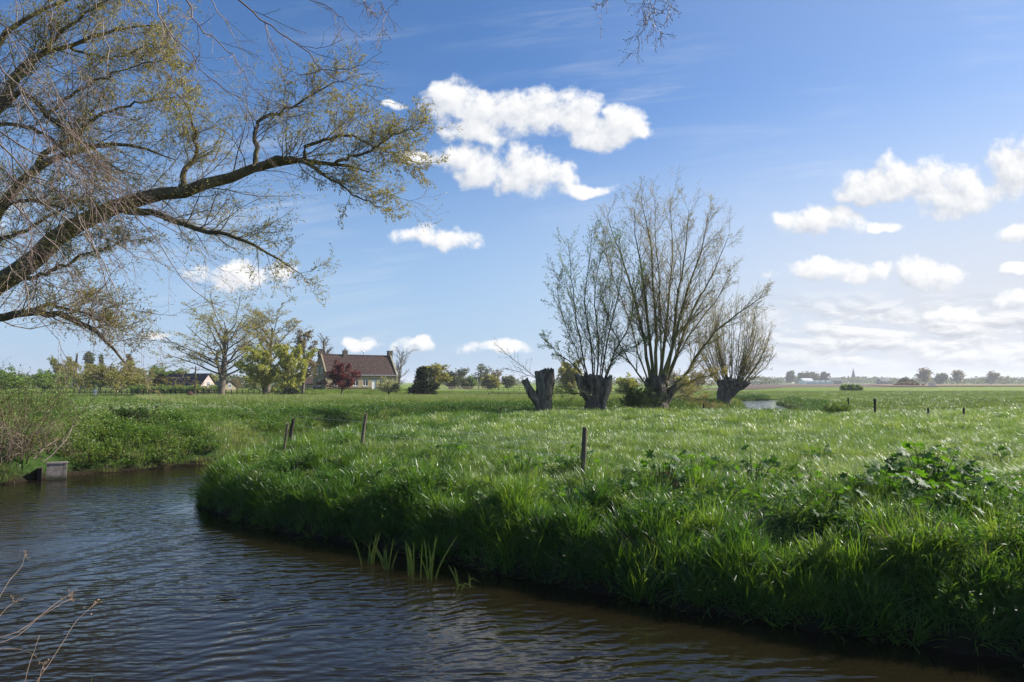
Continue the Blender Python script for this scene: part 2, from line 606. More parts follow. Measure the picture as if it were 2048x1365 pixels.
M['brown_stalk'] = mat_simple('brown_stalk', [(0.3, (0.12, 0.075, 0.05)), (0.7, (0.29, 0.205, 0.145))], 5, 0.7, 0.0)

GREEN = [(0.0, (0.03, 0.08, 0.018)), (0.3, (0.09, 0.175, 0.038)), (0.6, (0.195, 0.28, 0.075)), (0.85, (0.29, 0.355, 0.14)), (1.0, (0.42, 0.42, 0.25))]
M['grass'] = mat_leaf('grass_blade', GREEN, 0.42, (1.3, 1.3, 0.5), 0.40, 1.1, tint=True)
M['bank_grass'] = mat_leaf('bank_grass_blade', [(0.0, (0.022, 0.07, 0.014)), (0.35, (0.07, 0.16, 0.026)), (0.7, (0.165, 0.265, 0.045)), (1.0, (0.28, 0.35, 0.10))], 0.5, (1.4, 1.35, 0.45), 0.36, 0.8, tint=True)
M['field_grass'] = mat_leaf('field_grass_blade', [(0.0, (0.06, 0.12, 0.02)), (0.4, (0.13, 0.20, 0.035)), (0.75, (0.21, 0.265, 0.075)), (1.0, (0.34, 0.33, 0.18))], 0.35, (1.2, 1.2, 0.6), 0.5, 0.35, tint=True)
M['weed'] = mat_leaf('weed_leaf', [(0.0, (0.025, 0.075, 0.014)), (0.35, (0.08, 0.17, 0.025)), (0.75, (0.17, 0.25, 0.04)), (1.0, (0.30, 0.29, 0.10))], 0.42, (1.3, 1.3, 0.5), 0.45, 0.45, tint=True)
M['straw'] = mat_leaf('straw_blade', [(0.0, (0.16, 0.12, 0.06)), (0.5, (0.3, 0.24, 0.14)), (1.0, (0.42, 0.36, 0.22))], 0.3, (1, 1, 0.8), 0.6, 0.3, tint=True)
M['hogweed'] = mat_leaf('hogweed_leaf', [(0.0, (0.016, 0.06, 0.012)), (0.5, (0.045, 0.12, 0.018)), (1.0, (0.085, 0.18, 0.025))], 0.5, (1.9, 1.7, 0.4), 0.55, 0.35)
M['flower'] = mat_leaf('flower_head', [(0, (0.30, 0.36, 0.16)), (1, (0.62, 0.62, 0.45))], 0.3, (1, 1, 1), 0.7, 0.2)
M['dead_nettle'] = mat_leaf('dead_nettle_leaf', [(0, (0.12, 0.045, 0.05)), (0.6, (0.2, 0.09, 0.085)), (1, (0.26, 0.15, 0.12))], 0.3, (1, 1, 1), 0.6, 0.3)


def leafset(name, a, b, c, trans=0.35):
    M[name] = mat_leaf(name, [(0, a), (0.5, b), (1, c)], trans, (1.25, 1.2, 0.6), 0.5, 0.35, mixnoise=0.5)


leafset('catkin', (0.21, 0.18, 0.05), (0.35, 0.305, 0.10), (0.48, 0.43, 0.18), 0.42)
leafset('young_leaf', (0.09, 0.16, 0.04), (0.17, 0.26, 0.07), (0.3, 0.38, 0.16), 0.45)
leafset('bud_leaf', (0.20, 0.165, 0.05), (0.34, 0.29, 0.10), (0.46, 0.40, 0.17))
leafset('olive_leaf', (0.16, 0.16, 0.045), (0.27, 0.26, 0.075), (0.38, 0.36, 0.13))
leafset('green_leaf', (0.075, 0.145, 0.028), (0.155, 0.25, 0.045), (0.26, 0.34, 0.075))
leafset('yellow_leaf', (0.27, 0.29, 0.06), (0.41, 0.42, 0.10), (0.54, 0.52, 0.17))
leafset('brown_leaf', (0.13, 0.10, 0.05), (0.21, 0.165, 0.09), (0.29, 0.235, 0.14))
leafset('dark_leaf', (0.012, 0.024, 0.010), (0.028, 0.045, 0.018), (0.055, 0.07, 0.03))
leafset('red_leaf', (0.065, 0.013, 0.015), (0.15, 0.026, 0.03), (0.26, 0.065, 0.05))
leafset('white_blossom', (0.16, 0.18, 0.06), (0.36, 0.37, 0.2), (0.6, 0.6, 0.45))
leafset('bush_leaf', (0.02, 0.055, 0.012), (0.05, 0.105, 0.02), (0.11, 0.16, 0.035))
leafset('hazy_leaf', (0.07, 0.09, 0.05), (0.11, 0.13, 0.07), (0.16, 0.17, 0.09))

# ground
m, k, o = new_mat('ground')
t = k.n('ShaderNodeTexCoord')
P = t.outputs['Object']
n_big = k.noise(P, 0.05, 5, 0.6)
n_mid = k.noise(P, 0.7, 6, 0.65)
n_fine = k.noise(P, 9.0, 6, 0.7)
sp = k.n('ShaderNodeSeparateXYZ', i_0=P)
f = k.m('ADD', k.m('MULTIPLY', n_mid, 0.5), k.m('MULTIPLY', n_fine, 0.5))
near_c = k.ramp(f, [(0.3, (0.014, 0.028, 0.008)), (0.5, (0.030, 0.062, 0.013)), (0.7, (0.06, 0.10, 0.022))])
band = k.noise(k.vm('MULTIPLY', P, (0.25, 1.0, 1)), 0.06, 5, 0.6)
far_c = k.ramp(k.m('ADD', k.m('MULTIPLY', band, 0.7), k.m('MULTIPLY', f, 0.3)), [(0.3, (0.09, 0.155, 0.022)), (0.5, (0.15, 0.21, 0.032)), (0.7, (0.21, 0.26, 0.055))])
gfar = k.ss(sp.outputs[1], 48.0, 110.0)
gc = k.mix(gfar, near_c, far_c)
soil = k.ss(k.m('ADD', sp.outputs[2], k.m('MULTIPLY', n_mid, 0.3)), -0.62, -0.98)
gc = k.mix(soil, gc, (0.022, 0.016, 0.010))
bp = k.n('ShaderNodeBump', i_Strength=0.8, i_Distance=0.15, i_Height=f)
pb = k.n('ShaderNodeBsdfPrincipled', i_Base__Color=gc, i_Roughness=0.95, i_Normal=bp)
pb.inputs['Specular IOR Level'].default_value = 0.1
k.put(o.inputs[0], pb)
M['ground'] = m

# water
m, k, o = new_mat('river_water')
t = k.n('ShaderNodeTexCoord')
P = t.outputs['Object']
WV = []
ph = k.noise(P, 0.8, 2, 0.5)
for ang, lam, amp_, dst in ((28, 0.24, 1.0, 7.0), (12, 0.33, 0.7, 6.0), (44, 0.17, 0.45, 8.0)):
    kx_, ky_ = -math.sin(RAD(ang)) * 2 * math.pi / lam, math.cos(RAD(ang)) * 2 * math.pi / lam
    q_ = k.m('ADD', k.vm('DOT_PRODUCT', P, (kx_, ky_, 0)), k.m('MULTIPLY', ph, dst * 2.2))
    q_ = k.m('ADD', q_, k.m('MULTIPLY', k.noise(P, 2.3 + ang * 0.01, 2, 0.5), 5.0))
    am = k.ss(k.noise(k.vm('ADD', P, (ang * 1.7, 0, 0)), 0.55, 2, 0.5), 0.32, 0.66, 0.15, 1.0)
    WV.append(k.m('MULTIPLY', k.m('MULTIPLY', k.m('SINE', q_), am), amp_ * lam * 0.0115))
mp = k.n('ShaderNodeMapping', i_Vector=P)
mp.inputs['Rotation'].default_value = (0, 0, RAD(-14))
mp.inputs['Scale'].default_value = (1.0, 4.6, 1)
mp2 = k.n('ShaderNodeMapping', i_Vector=P)
mp2.inputs['Rotation'].default_value = (0, 0, RAD(9))
mp2.inputs['Scale'].default_value = (1.6, 4.2, 1)
w1 = k.noise(mp, 1.35, 2.0, 0.45, 0.25)
w2 = k.noise(mp2, 2.3, 2.0, 0.5, 0.3)
w3 = k.noise(P, 0.35, 2, 0.5)
amp = k.ss(w3, 0.30, 0.62, 0.25, 1.0)
rip = k.n('ShaderNodeAttribute', attribute_name='ripple').outputs['Fac']
h = k.m('MULTIPLY', k.m('ADD', k.m('MULTIPLY', w1, 0.022), k.m('MULTIPLY', w2, 0.010)), amp)
h = k.m('MULTIPLY', k.m('ADD', h, k.m('ADD', k.m('ADD', WV[0], WV[1]), WV[2])), rip)
bp = k.n('ShaderNodeBump', i_Strength=1.0, i_Distance=1.0, i_Height=h)
pw = k.n('ShaderNodeBsdfPrincipled', i_Base__Color=(0.011, 0.0088, 0.0042), i_Roughness=0.025, i_Normal=bp)
pw.inputs['IOR'].default_value = 1.33
k.put(o.inputs[0], pw)
M['water'] = m

# ------------------------------------------------------------------ setting: ground, river, ploughed field
xs = np.unique(np.concatenate([np.arange(-26, 46.01, 0.36), -26 - np.cumsum(0.36 * 1.085 ** np.arange(1, 90)), 46 + np.cumsum(0.36 * 1.085 ** np.arange(1, 90))]))
ysv = np.unique(np.concatenate([np.arange(-4, 64.01, 0.36), np.arange(65, 165, 1.25), -4 - np.cumsum(0.3 * 1.12 ** np.arange(1, 52)), 165 + np.cumsum(1.5 * 1.12 ** np.arange(1, 58))]))
xs = xs[(xs > -5200) & (xs < 5200)]
ysv = ysv[(ysv > -900) & (ysv < 7200)]
gx, gy = np.meshgrid(xs, ysv)
gz = hz(gx, gy)
nx, ny = len(xs), len(ysv)
ii = (np.arange(ny - 1)[:, None] * nx + np.arange(nx - 1)[None]).ravel()
ground = link('ground', mesh_np('ground', [(np.stack([gx, gy, gz], -1).reshape(-1, 3), np.stack([ii, ii + 1, ii + nx + 1, ii + nx], -1))], M['ground']))
tag(ground, 'grassy flat meadow land with river banks reaching to the horizon', 'ground', kind='structure')

wx = np.concatenate([[-62, -45, -30], np.arange(-20, 20, 0.4), np.arange(20, 60, 2.0), [60, 90, 140, 310]])
wy = np.concatenate([[-22, -10, -4], np.arange(0, 40, 0.4), np.arange(40, 130, 2.5), [130, 165]])
wgx, wgy = np.meshgrid(wx, wy)
ii = (np.arange(len(wy) - 1)[:, None] * len(wx) + np.arange(len(wx) - 1)[None]).ravel()
wme = mesh_np('river', [(np.stack([wgx, wgy, np.full(wgx.shape, WATER)], -1).reshape(-1, 3), np.stack([ii, ii + 1, ii + len(wx) + 1, ii + len(wx)], -1))], M['water'])
ipts = np.array(INNER)
seg = np.concatenate([ipts[:-1] + (ipts[1:] - ipts[:-1]) * t_ for t_ in np.linspace(0, 1, 24)])
dI = np.sqrt(((np.stack([wgx.ravel(), wgy.ravel()], -1)[:, None, :] - seg[None]) ** 2).sum(-1).min(1))
wat = wme.attributes.new('ripple', 'FLOAT', 'POINT')      # the lee of the high bank lies calm
wat.data.foreach_set('value', (0.15 + 0.85 * smooth(0.3, 1.3, dI + 0.9 * (fbm(wgx.ravel() * 0.6, wgy.ravel() * 0.6) - 0.5))).astype(np.float32))
river = link('river', wme)
tag(river, 'rippled brown river water bending round the grassy bank', 'river', kind='structure')


def ground_sheet(name, poly, mat, lift, label, cat):
    """a thin bed of soil following the ground, from a list of (x, y) quads"""
    parts = []
    for (a, b, c, d) in poly:
        n = 12
        s_ = np.linspace(0, 1, n)
        uu, vv = np.meshgrid(s_, s_)
        a, b, c, d = map(np.array, (a, b, c, d))
        xy = (a * (1 - uu[..., None]) + b * uu[..., None]) * (1 - vv[..., None]) + (d * (1 - uu[..., None]) + c * uu[..., None]) * vv[..., None]
        z_ = hz(xy[..., 0], xy[..., 1]) + lift
        V = np.concatenate([xy, z_[..., None]], -1).reshape(-1, 3)
        q = (np.arange(n - 1)[:, None] * n + np.arange(n - 1)[None]).ravel()
        parts.append((V, np.stack([q, q + 1, q + n + 1, q + n], -1)))
    o_ = link(name, mesh_np(name, parts, mat))
    return tag(o_, label, cat, kind='structure')


M['plough'] = mat_simple('ploughed_soil', [(0.3, (0.06, 0.036, 0.022)), (0.6, (0.10, 0.062, 0.04)), (0.8, (0.14, 0.09, 0.06))], 0.06, 1.0, 0.6, 1.5, stretch=(0.2, 1, 1))
M['reed_field'] = mat_simple('dry_reed', [(0.3, (0.13, 0.07, 0.04)), (0.6, (0.22, 0.12, 0.07)), (0.8, (0.28, 0.18, 0.11))], 0.1, 1.0, 0.6, 1.5, stretch=(0.2, 1, 1))
ground_sheet('ploughed_field', [((120, 335), (215, 345), (560, 900), (240, 900)), ((62, 235), (86, 240), (180, 420), (140, 420))], M['plough'], 0.12, 'brown ploughed field in front of the far village', 'field')
ground_sheet('reed_field', [((215, 390), (420, 420), (700, 660), (330, 640))], M['reed_field'], 0.5, 'reddish brown strip of dry reed beyond the green field', 'field')

# ------------------------------------------------------------------ grass: clump meshes and scattering
def blade_clump(rng, name, mat, B, r, l0, l1, w0, w1, lean=0.5, curl=0.9, segs=4, wind=(0.0, 0.0), up=0.0):
    th = rng.uniform(0, 2 * np.pi, B)
    rr = r * np.sqrt(rng.random(B))
    base = np.stack([rr * np.cos(th), rr * np.sin(th), np.full(B, -0.04)], 1)
    yaw = th + rng.normal(0, 0.7, B)
    L = rng.uniform(l0, l1, B)
    w = rng.uniform(w0, w1, B)
    a0 = np.abs(rng.normal(0, lean * 0.5, B)) + 0.05
    cv = rng.uniform(0.2, 1.0, B) * curl
    t = np.linspace(0, 1, segs + 1)
    ang = a0[:, None] + cv[:, None] * t[None] ** 1.5 * 1.6
    ds = (L / segs)[:, None]
    h = np.concatenate([np.zeros((B, 1)), np.cumsum(np.sin(ang[:, :-1]) * ds, 1)], 1)
    z = np.concatenate([np.zeros((B, 1)), np.cumsum(np.cos(ang[:, :-1]) * ds, 1)], 1)
    dx, dy = np.cos(yaw)[:, None], np.sin(yaw)[:, None]
    c = np.stack([base[:, 0:1] + h * dx + wind[0] * L[:, None] * t ** 2, base[:, 1:2] + h * dy + wind[1] * L[:, None] * t ** 2, base[:, 2:3] + z], -1)
    tw = rng.normal(0, 0.5, B)[:, None]
    side = np.stack([-np.sin(yaw + tw[:, 0]), np.cos(yaw + tw[:, 0]), np.zeros(B)], -1)[:, None, :]
    wid = (w[:, None] * np.interp(t, [0, 0.35, 0.8, 1.0], [0.75, 1.0, 0.55, 0.06])[None])[..., None] * 0.5
    V = np.stack([c - side * wid, c + side * wid], 2)
    b = (np.arange(B) * (segs + 1) * 2)[:, None] + (np.arange(segs) * 2)[None]
    F = np.stack([b, b + 1, b + 3, b + 2], -1).reshape(-1, 4)
    return mesh_np(name, [(V.reshape(-1, 3), F)], mat)


def weed_clump(rng, name, mat, B, r, h, leaf, wr=0.55):
    """low leafy stems"""
    th = rng.uniform(0, 2 * np.pi, B)
    rr = r * np.sqrt(rng.random(B))
    P = np.stack([rr * np.cos(th), rr * np.sin(th), np.zeros(B)], 1)
    D = np.stack([np.cos(th) * 0.3, np.sin(th) * 0.3, np.ones(B)], 1)
    pts, rad = grow(rng, P, D, rng.uniform(0.5, 1, B) * h, np.full(B, 0.004), 4, 0.12)
    parts = [tubes(pts, rad, 3)]
    p, t = pts_on(rng, pts, 9, 0.25, 1.0)
    d = rng.normal(0, 1, p.shape)
    d[:, 2] = rng.uniform(-0.2, 0.5, len(p))
    parts.append(leaf_cards(rng, p, norm(d), leaf, wr))
    return mesh_np(name, parts, mat)


def umbel_clump(rng, name, B, r, h, head, mat_head):
    th = rng.uniform(0, 2 * np.pi, B)
    rr = r * np.sqrt(rng.random(B))
    P = np.stack([rr * np.cos(th), rr * np.sin(th), np.zeros(B)], 1)
    pts, rad = grow(rng, P, np.tile([0, 0, 1.0], (B, 1)), rng.uniform(0.7, 1.1, B) * h, np.full(B, 0.004), 3, 0.1)
    tip = np.repeat(pts[:, -1], 9, 0) + rng.normal(0, 1, (B * 9, 3)) * np.array([head, head, head * 0.25])
    d = rng.normal(0, 0.4, tip.shape)
    d[:, 2] += 0.2
    return mesh_np(name, [leaf_cards(rng, tip, norm(d), head * 0.8, 0.9), tubes(pts, rad * 0.6, 3)], mat_head)


def protos(name, meshes):
    c = bpy.data.collections.new(name)
    for i, me in enumerate(meshes):
        c.objects.link(bpy.data.objects.new('%s_%02d' % (name, i), me))
    return c


def scatter(name, x, y, z, rng, coll, n_protos, s0, s1, label, cat, tint, hmul=None, tilt=0.12, rot=None):
    n = len(x)
    me = bpy.data.meshes.new(name)
    me.vertices.add(n)
    me.vertices.foreach_set('co', np.stack([x, y, z], 1).astype(np.float32).ravel())
    if rot is None:
        rot = np.stack([rng.normal(0, tilt, n), rng.normal(0, tilt, n), rng.uniform(0, 2 * np.pi, n)], 1)
    rot = rot.astype(np.float32)
    sc = rng.uniform(s0, s1, n)
    hm = np.ones(n) if hmul is None else hmul
    scl = np.stack([sc, sc, sc * hm], 1).astype(np.float32)
    for nm, typ, dat in (('rot', 'FLOAT_VECTOR', rot), ('scl', 'FLOAT_VECTOR', scl), ('tint', 'FLOAT', np.clip(tint, 0, 1).astype(np.float32)),
                         ('idx', 'INT', rng.integers(0, n_protos, n).astype(np.int32))):
        a = me.attributes.new(nm, typ, 'POINT')
        a.data.foreach_set('vector' if typ == 'FLOAT_VECTOR' else 'value', dat.ravel())
    ob = link(name, me)
    tag(ob, label, cat, kind='stuff')
    g = bpy.data.node_groups.new(name, 'GeometryNodeTree')
    g.interface.new_socket('Geometry', in_out='INPUT', socket_type='NodeSocketGeometry')
    g.interface.new_socket('Geometry', in_out='OUTPUT', socket_type='NodeSocketGeometry')
    kk = NT(g)
    gi, go = kk.n('NodeGroupInput'), kk.n('NodeGroupOutput')
    ci = kk.n('GeometryNodeCollectionInfo')
    ci.inputs['Collection'].default_value = coll
    ci.inputs['Separate Children'].default_value = True
    ci.inputs['Reset Children'].default_value = True

    def att(nm, typ):
        q = kk.n('GeometryNodeInputNamedAttribute', data_type=typ)
        q.inputs['Name'].default_value = nm
        return q.outputs['Attribute']
    ip = kk.n('GeometryNodeInstanceOnPoints')
    kk.put(ip.inputs['Points'], gi.outputs[0])
    kk.put(ip.inputs['Instance'], ci.outputs[0])
    ip.inputs['Pick Instance'].default_value = True
    kk.put(ip.inputs['Instance Index'], att('idx', 'INT'))
    kk.put(ip.inputs['Rotation'], att('rot', 'FLOAT_VECTOR'))
    kk.put(ip.inputs['Scale'], att('scl', 'FLOAT_VECTOR'))
    kk.put(go.inputs[0], ip.outputs[0])
    md = ob.modifiers.new('scatter', 'NODES')
    md.node_group = g
    return ob


rg = np.random.default_rng(11)
C_bank = protos('bank_clump', [blade_clump(rg, 'bank_clump', M['bank_grass'], 24, 0.10, 0.20, 0.50, 0.008, 0.0155, 0.6, 1.15, 5) for _ in range(6)])
C_mead = protos('meadow_clump', [blade_clump(rg, 'meadow_clump', M['grass'], 50, 0.18, 0.12, 0.33, 0.0055, 0.0105, 0.8, 1.3, 4, wind=(-0.05, -0.03)) for _ in range(6)])
C_mid = protos('mid_clump', [blade_clump(rg, 'mid_clump', M['grass'], 62, 0.42, 0.13, 0.34, 0.012, 0.019, 0.9, 1.3, 3, wind=(-0.05, -0.03)) for _ in range(6)])
C_far = protos('far_clump', [blade_clump(rg, 'far_clump', M['field_grass'], 70, 1.2, 0.2, 0.42, 0.03, 0.05, 0.9, 1.0, 2) for _ in range(5)])
C_seed = protos('seed_clump', [blade_clump(rg, 'seed_clump', M['field_grass'], 60, 0.6, 0.3, 0.55, 0.012, 0.022, 0.4, 0.6, 3) for _ in range(5)])
C_weed = protos('weed_clump', [weed_clump(rg, 'weed_clump', M['weed'], 20, 0.30, 0.36, 0.058) for _ in range(5)])
C_dry = protos('dry_clump', [blade_clump(rg, 'dry_clump', M['straw'], 26, 0.22, 0.25, 0.5, 0.005, 0.010, 0.9, 1.1, 4) for _ in range(4)])
C_umb = protos('umbel_clump', [umbel_clump(rg, 'umbel_clump', 6, 0.5, 0.55, 0.045, M['flower']) for _ in range(4)])


def sample(n, x0, x1, y0, y1, slope=0.86, pad=2.0):
    x = rg.uniform(x0, x1, n)
    y = rg.uniform(y0, y1, n)
    keep = np.abs(x) < slope * np.maximum(y, 0) + pad
    x, y = x[keep], y[keep]
    s = river_sd(x, y)
    return x, y, s


def split_side(x, y):
    """True on the peninsula (the inner side of the bend)"""
    poly = np.array(INNER + [(300, -60)], float)
    inside = np.zeros(len(x), bool)
    n = len(poly)
    for i in range(n):
        ax, ay = poly[i]
        bx, by = poly[(i + 1) % n]
        if ay != by:
            c = ((ay > y) != (by > y)) & (x < (bx - ax) * (y - ay) / (by - ay) + ax)
            inside ^= c
    return inside


def tufts(x, y, per, r0, r1, lean):
    """grass grows in tufts: several clumps round one root, leaning outwards, tallest in the middle"""
    n = len(x)
    idx = np.repeat(np.arange(n), per)
    R = rg.uniform(r0, r1, n)[idx]
    a = rg.uniform(0, 2 * np.pi, len(idx))
    q = np.sqrt(rg.random(len(idx)))
    X_, Y_ = x[idx] + R * q * np.cos(a), y[idx] + R * q * np.sin(a)
    rot = np.stack([rg.normal(0, 0.10, len(idx)), lean * q + rg.normal(0, 0.10, len(idx)), a + rg.normal(0, 0.35, len(idx))], 1)
    hm = (1.15 - 0.45 * q) * rg.uniform(0.55, 1.4, n)[idx]
    tn = rg.normal(0, 0.21, n)[idx] + rg.normal(0, 0.06, len(idx))
    return X_, Y_, rot, hm, tn


def keep(k_, *arr):
    return [q[k_] for q in arr]


# bank of the peninsula, tufts of long grass
x, y, s = sample(9000, -10, 22, 2.5, 46)
k_ = split_side(x, y) & (s > 0.05) & (rg.random(len(x)) < np.interp(s, [0, 1.0, 1.6, 3.4, 6.0], [1, 1, 0.8, 0.4, 0.0])) & (rg.random(len(x)) < np.interp(y, [0, 20, 46], [1, 0.9, 0.4]))
x, y = x[k_], y[k_]
X_, Y_, rot, hm, tn = tufts(x, y, 9, 0.14, 0.34, 0.75)
# and a denser fringe on the steep face down to the water
x, y, s = sample(90000, -10, 14, 5, 22)
k_ = split_side(x, y) & (s > 0.02) & (s < 0.75) & (rg.random(len(x)) < 0.30)
fx, fy, frot, fhm, ftn = tufts(x[k_], y[k_], 2, 0.05, 0.15, 0.5)
frot[:, 1] += 0.35
X_, Y_, rot, hm, tn = (np.concatenate(q) for q in ((X_, fx), (Y_, fy), (rot, frot), (hm, fhm * 0.9), (tn, ftn)))
s = river_sd(X_, Y_)
X_, Y_, rot, hm, tn, s = keep(s > 0.0, X_, Y_, rot, hm, tn, s)
t_ = 0.34 + 0.9 * (fbm(X_ * 0.55, Y_ * 0.55, 3) - 0.5) + tn
scatter('bank_grass', X_, Y_, hz(X_, Y_, s) - 0.02, rg, C_bank, 6, 0.8, 1.25, 'long arching dark green grass tufts hanging over the river bank of the bend', 'grass', t_, hm, rot=rot)
# leafy weeds and dead straw mixed into that bank
x, y, s = sample(16000, -10, 22, 2.5, 40)
wp = fbm(x * 0.6 + 51, y * 0.6 + 15, 3)
k_ = split_side(x, y) & (s > 0.15) & (s < 7) & (wp > 0.535) & (rg.random(len(x)) < 0.6)
scatter('bank_weeds', x[k_], y[k_], hz(x[k_], y[k_], s[k_]), rg, C_weed, 5, 0.6, 1.05, 'leafy nettles and cleavers mixed into the grass of the river bend', 'weeds', 0.28 + rg.normal(0, 0.15, k_.sum()), None, 0.2)
k_ = split_side(x, y) & (s > 0.05) & (s < 4) & (rg.random(len(x)) < np.where(s < 0.5, 0.3, 0.12))
scatter('dry_grass', x[k_], y[k_], hz(x[k_], y[k_], s[k_]), rg, C_dry, 4, 0.5, 1.0, 'scattered dead straw in the shaded bank of the bend', 'grass', rg.random(k_.sum()), None, 0.5)

# meadow on the peninsula
x, y, s = sample(9000, -9, 26, 6, 25)
k_ = split_side(x, y) & (s > 1.2) & (rg.random(len(x)) < np.interp(s, [1.2, 4.0], [0.3, 1.0]))
x, y = x[k_], y[k_]
X_, Y_, rot, hm, tn = tufts(x, y, 7, 0.2, 0.5, 0.45)
s = river_sd(X_, Y_)
t_ = 0.46 + 0.9 * (fbm(X_ * 0.35 + 9, Y_ * 0.35, 3) - 0.5) + tn
hm = hm * np.interp(fbm(X_ * 0.5 + 4, Y_ * 0.5, 3), [0.3, 0.65], [0.55, 1.4])
scatter('meadow_grass', X_, Y_, hz(X_, Y_, s) - 0.01, rg, C_mead, 6, 0.8, 1.25, 'lush glinting meadow grass on top of the river bend', 'grass', t_, hm, rot=rot)
x, y, s = sample(9500, -12, 62, 24, 66)
k_ = split_side(x, y) & (s > 0.3) & (y < 47 + 6 * fbm(x * 0.2, y * 0.2) + np.maximum(x - 24, 0) * -0.25)
x, y = x[k_], y[k_]
X_, Y_, rot, hm, tn = tufts(x, y, 6, 0.3, 0.8, 0.35)
s = river_sd(X_, Y_)
t_ = 0.55 + 0.7 * (fbm(X_ * 0.2 + 9, Y_ * 0.2, 3) - 0.5) + tn
hm = hm * np.interp(fbm(X_ * 0.4 + 4, Y_ * 0.4, 3), [0.3, 0.65], [0.65, 1.3])
hm = hm * (1 - 0.65 * np.exp(-((X_ - 20.5) ** 2 + (Y_ - 46) ** 2) / 40.0))
scatter('meadow_grass', X_, Y_, hz(X_, Y_, s) - 0.01, rg, C_mid, 6, 0.8, 1.2, 'taller meadow grass reaching back to the pollard willows', 'grass', t_, hm, rot=rot)

# the far bank on the left: weeds, grass and dry stems
x, y, s = sample(46000, -34, 4, 8, 62)
k_ = (~split_side(x, y)) & (s > 0.05) & (y > 18) & (s < 15) & (np.hypot(x + 14.9, y - 22.3) > 0.9)
x, y, s = x[k_], y[k_], s[k_]
sel = rg.random(len(x))
t_ = 0.58 + 0.9 * (fbm(x * 0.3 + 70, y * 0.3, 3) - 0.5) + rg.normal(0, 0.16, len(x))
z_ = hz(x, y, s)
wpatch = fbm(x * 0.35 + 31, y * 0.35 + 5, 3)
q = sel < np.interp(wpatch, [0.42, 0.62], [0.06, 0.45])
scatter('bank_weeds', x[q], y[q], z_[q], rg, C_weed, 5, 0.8, 1.5, 'leafy green nettles and weeds covering the sunlit far bank', 'weeds', t_[q], None, 0.15)
q2 = (~q) & (sel < 0.97)
scatter('far_bank_grass', x[q2], y[q2], z_[q2], rg, C_mid, 6, 0.6, 1.05, 'mixed tufted grass on the sunlit bank across the water', 'grass', t_[q2] + 0.12, np.interp(wpatch[q2], [0.3, 0.7], [1.25, 0.75]), 0.15)
q3 = ((s < 1.0) & (rg.random(len(x)) < 0.42)) | (rg.random(len(x)) < 0.02) | ((fbm(x * 0.4, y * 0.4 + 60, 3) > 0.62) & (rg.random(len(x)) < 0.3))
scatter('dry_grass', x[q3], y[q3], z_[q3], rg, C_dry, 4, 0.7, 1.3, 'pale dry grass stems along the edge of the far bank', 'grass', rg.random(q3.sum()), None, 0.3)

# cow parsley
def parsley(n, cx, cy, rx, ry):
    a, b = rg.normal(cx, rx, n), rg.normal(cy, ry, n)
    return a, b
ax_, ay_ = parsley(70, -20.5, 38.5, 3.0, 2.6)
bx_, by_ = parsley(35, -12, 42, 7, 5)
x = np.concatenate([ax_, bx_])
y = np.concatenate([ay_, by_])
s = river_sd(x, y)
k_ = (s > 1.2) & ~split_side(x, y)
scatter('cow_parsley', x[k_], y[k_], hz(x[k_], y[k_], s[k_]), rg, C_umb, 4, 0.8, 1.2, 'drift of white flowering cow parsley on the far bank', 'flowers', rg.random(k_.sum()))

# field between the bend and the farmhouse
x, y, s = sample(60000, -110, 40, 42, 118)
k_ = (~split_side(x, y)) & (s > 0.3) & ((s > 12) | (y > 58)) & (x < 0.33 * y) & (y < 108 + 5 * fbm(x * 0.1, y * 0.1)) & (x > -0.62 * y + 8)
x, y, s = x[k_], y[k_], s[k_]
t_ = 0.74 + 0.7 * (fbm(x * 0.08, y * 0.2, 3) - 0.5) + rg.normal(0, 0.16, len(x)) + 0.22 * smooth(60, 95, y)
scatter('field_grass', x, y, hz(x, y, s), rg, C_seed, 5, 0.9, 1.5, 'pale seeding grass of the field in front of the farmhouse', 'grass', t_, None, 0.12)
# short pasture on the right and far left
x, y, s = sample(70000, -120, 170, 44, 190)
k_ = (s > 0.3) & ((split_side(x, y) & (y > 40 + 5 * fbm(x * 0.2, y * 0.2) - np.maximum(x - 24, 0) * 0.2)) | ((~split_side(x, y)) & ((x > 0.33 * y) | (y > 106) | (x < -0.62 * y + 8))))
lx = (x - HOUSE[0]) * math.cos(HOUSE_A) + (y - HOUSE[1]) * math.sin(HOUSE_A)
ly = -(x - HOUSE[0]) * math.sin(HOUSE_A) + (y - HOUSE[1]) * math.cos(HOUSE_A)
k_ &= ~((lx > -1.5) & (lx < 16.5) & (ly > -1.2) & (ly < 9))
x, y, s = x[k_], y[k_], s[k_]
t_ = 0.50 + 0.8 * (fbm(x * 0.05 + 3, y * 0.15, 3) - 0.5) + rg.normal(0, 0.12, len(x)) + 0.22 * np.exp(-((x + 34) / 22) ** 2 - ((y - 128) / 16) ** 2)
scatter('pasture_grass', x, y, hz(x, y, s), rg, C_far, 5, 0.7, 1.2, 'short yellow green pasture grass beyond the stream', 'grass', t_, np.full(len(x), 0.55), 0.1)

# dark nettle strip along the hidden stream, seen over the meadow edge
x, y, s = sample(26000, -13, 46, 36, 130)
k_ = (s > 0.1) & (s < np.where(split_side(x, y), 1.6, 3.4)) & (y > 34)
x, y, s = x[k_], y[k_], s[k_]
scatter('stream_weeds', x, y, hz(x, y, s), rg, C_weed, 5, 1.0, 1.9, 'dark nettles lining the stream behind the willows', 'weeds', 0.15 + rg.normal(0, 0.12, len(x)) + 0.3 * (fbm(x * 0.3, y * 0.3) - 0.5), None, 0.15)

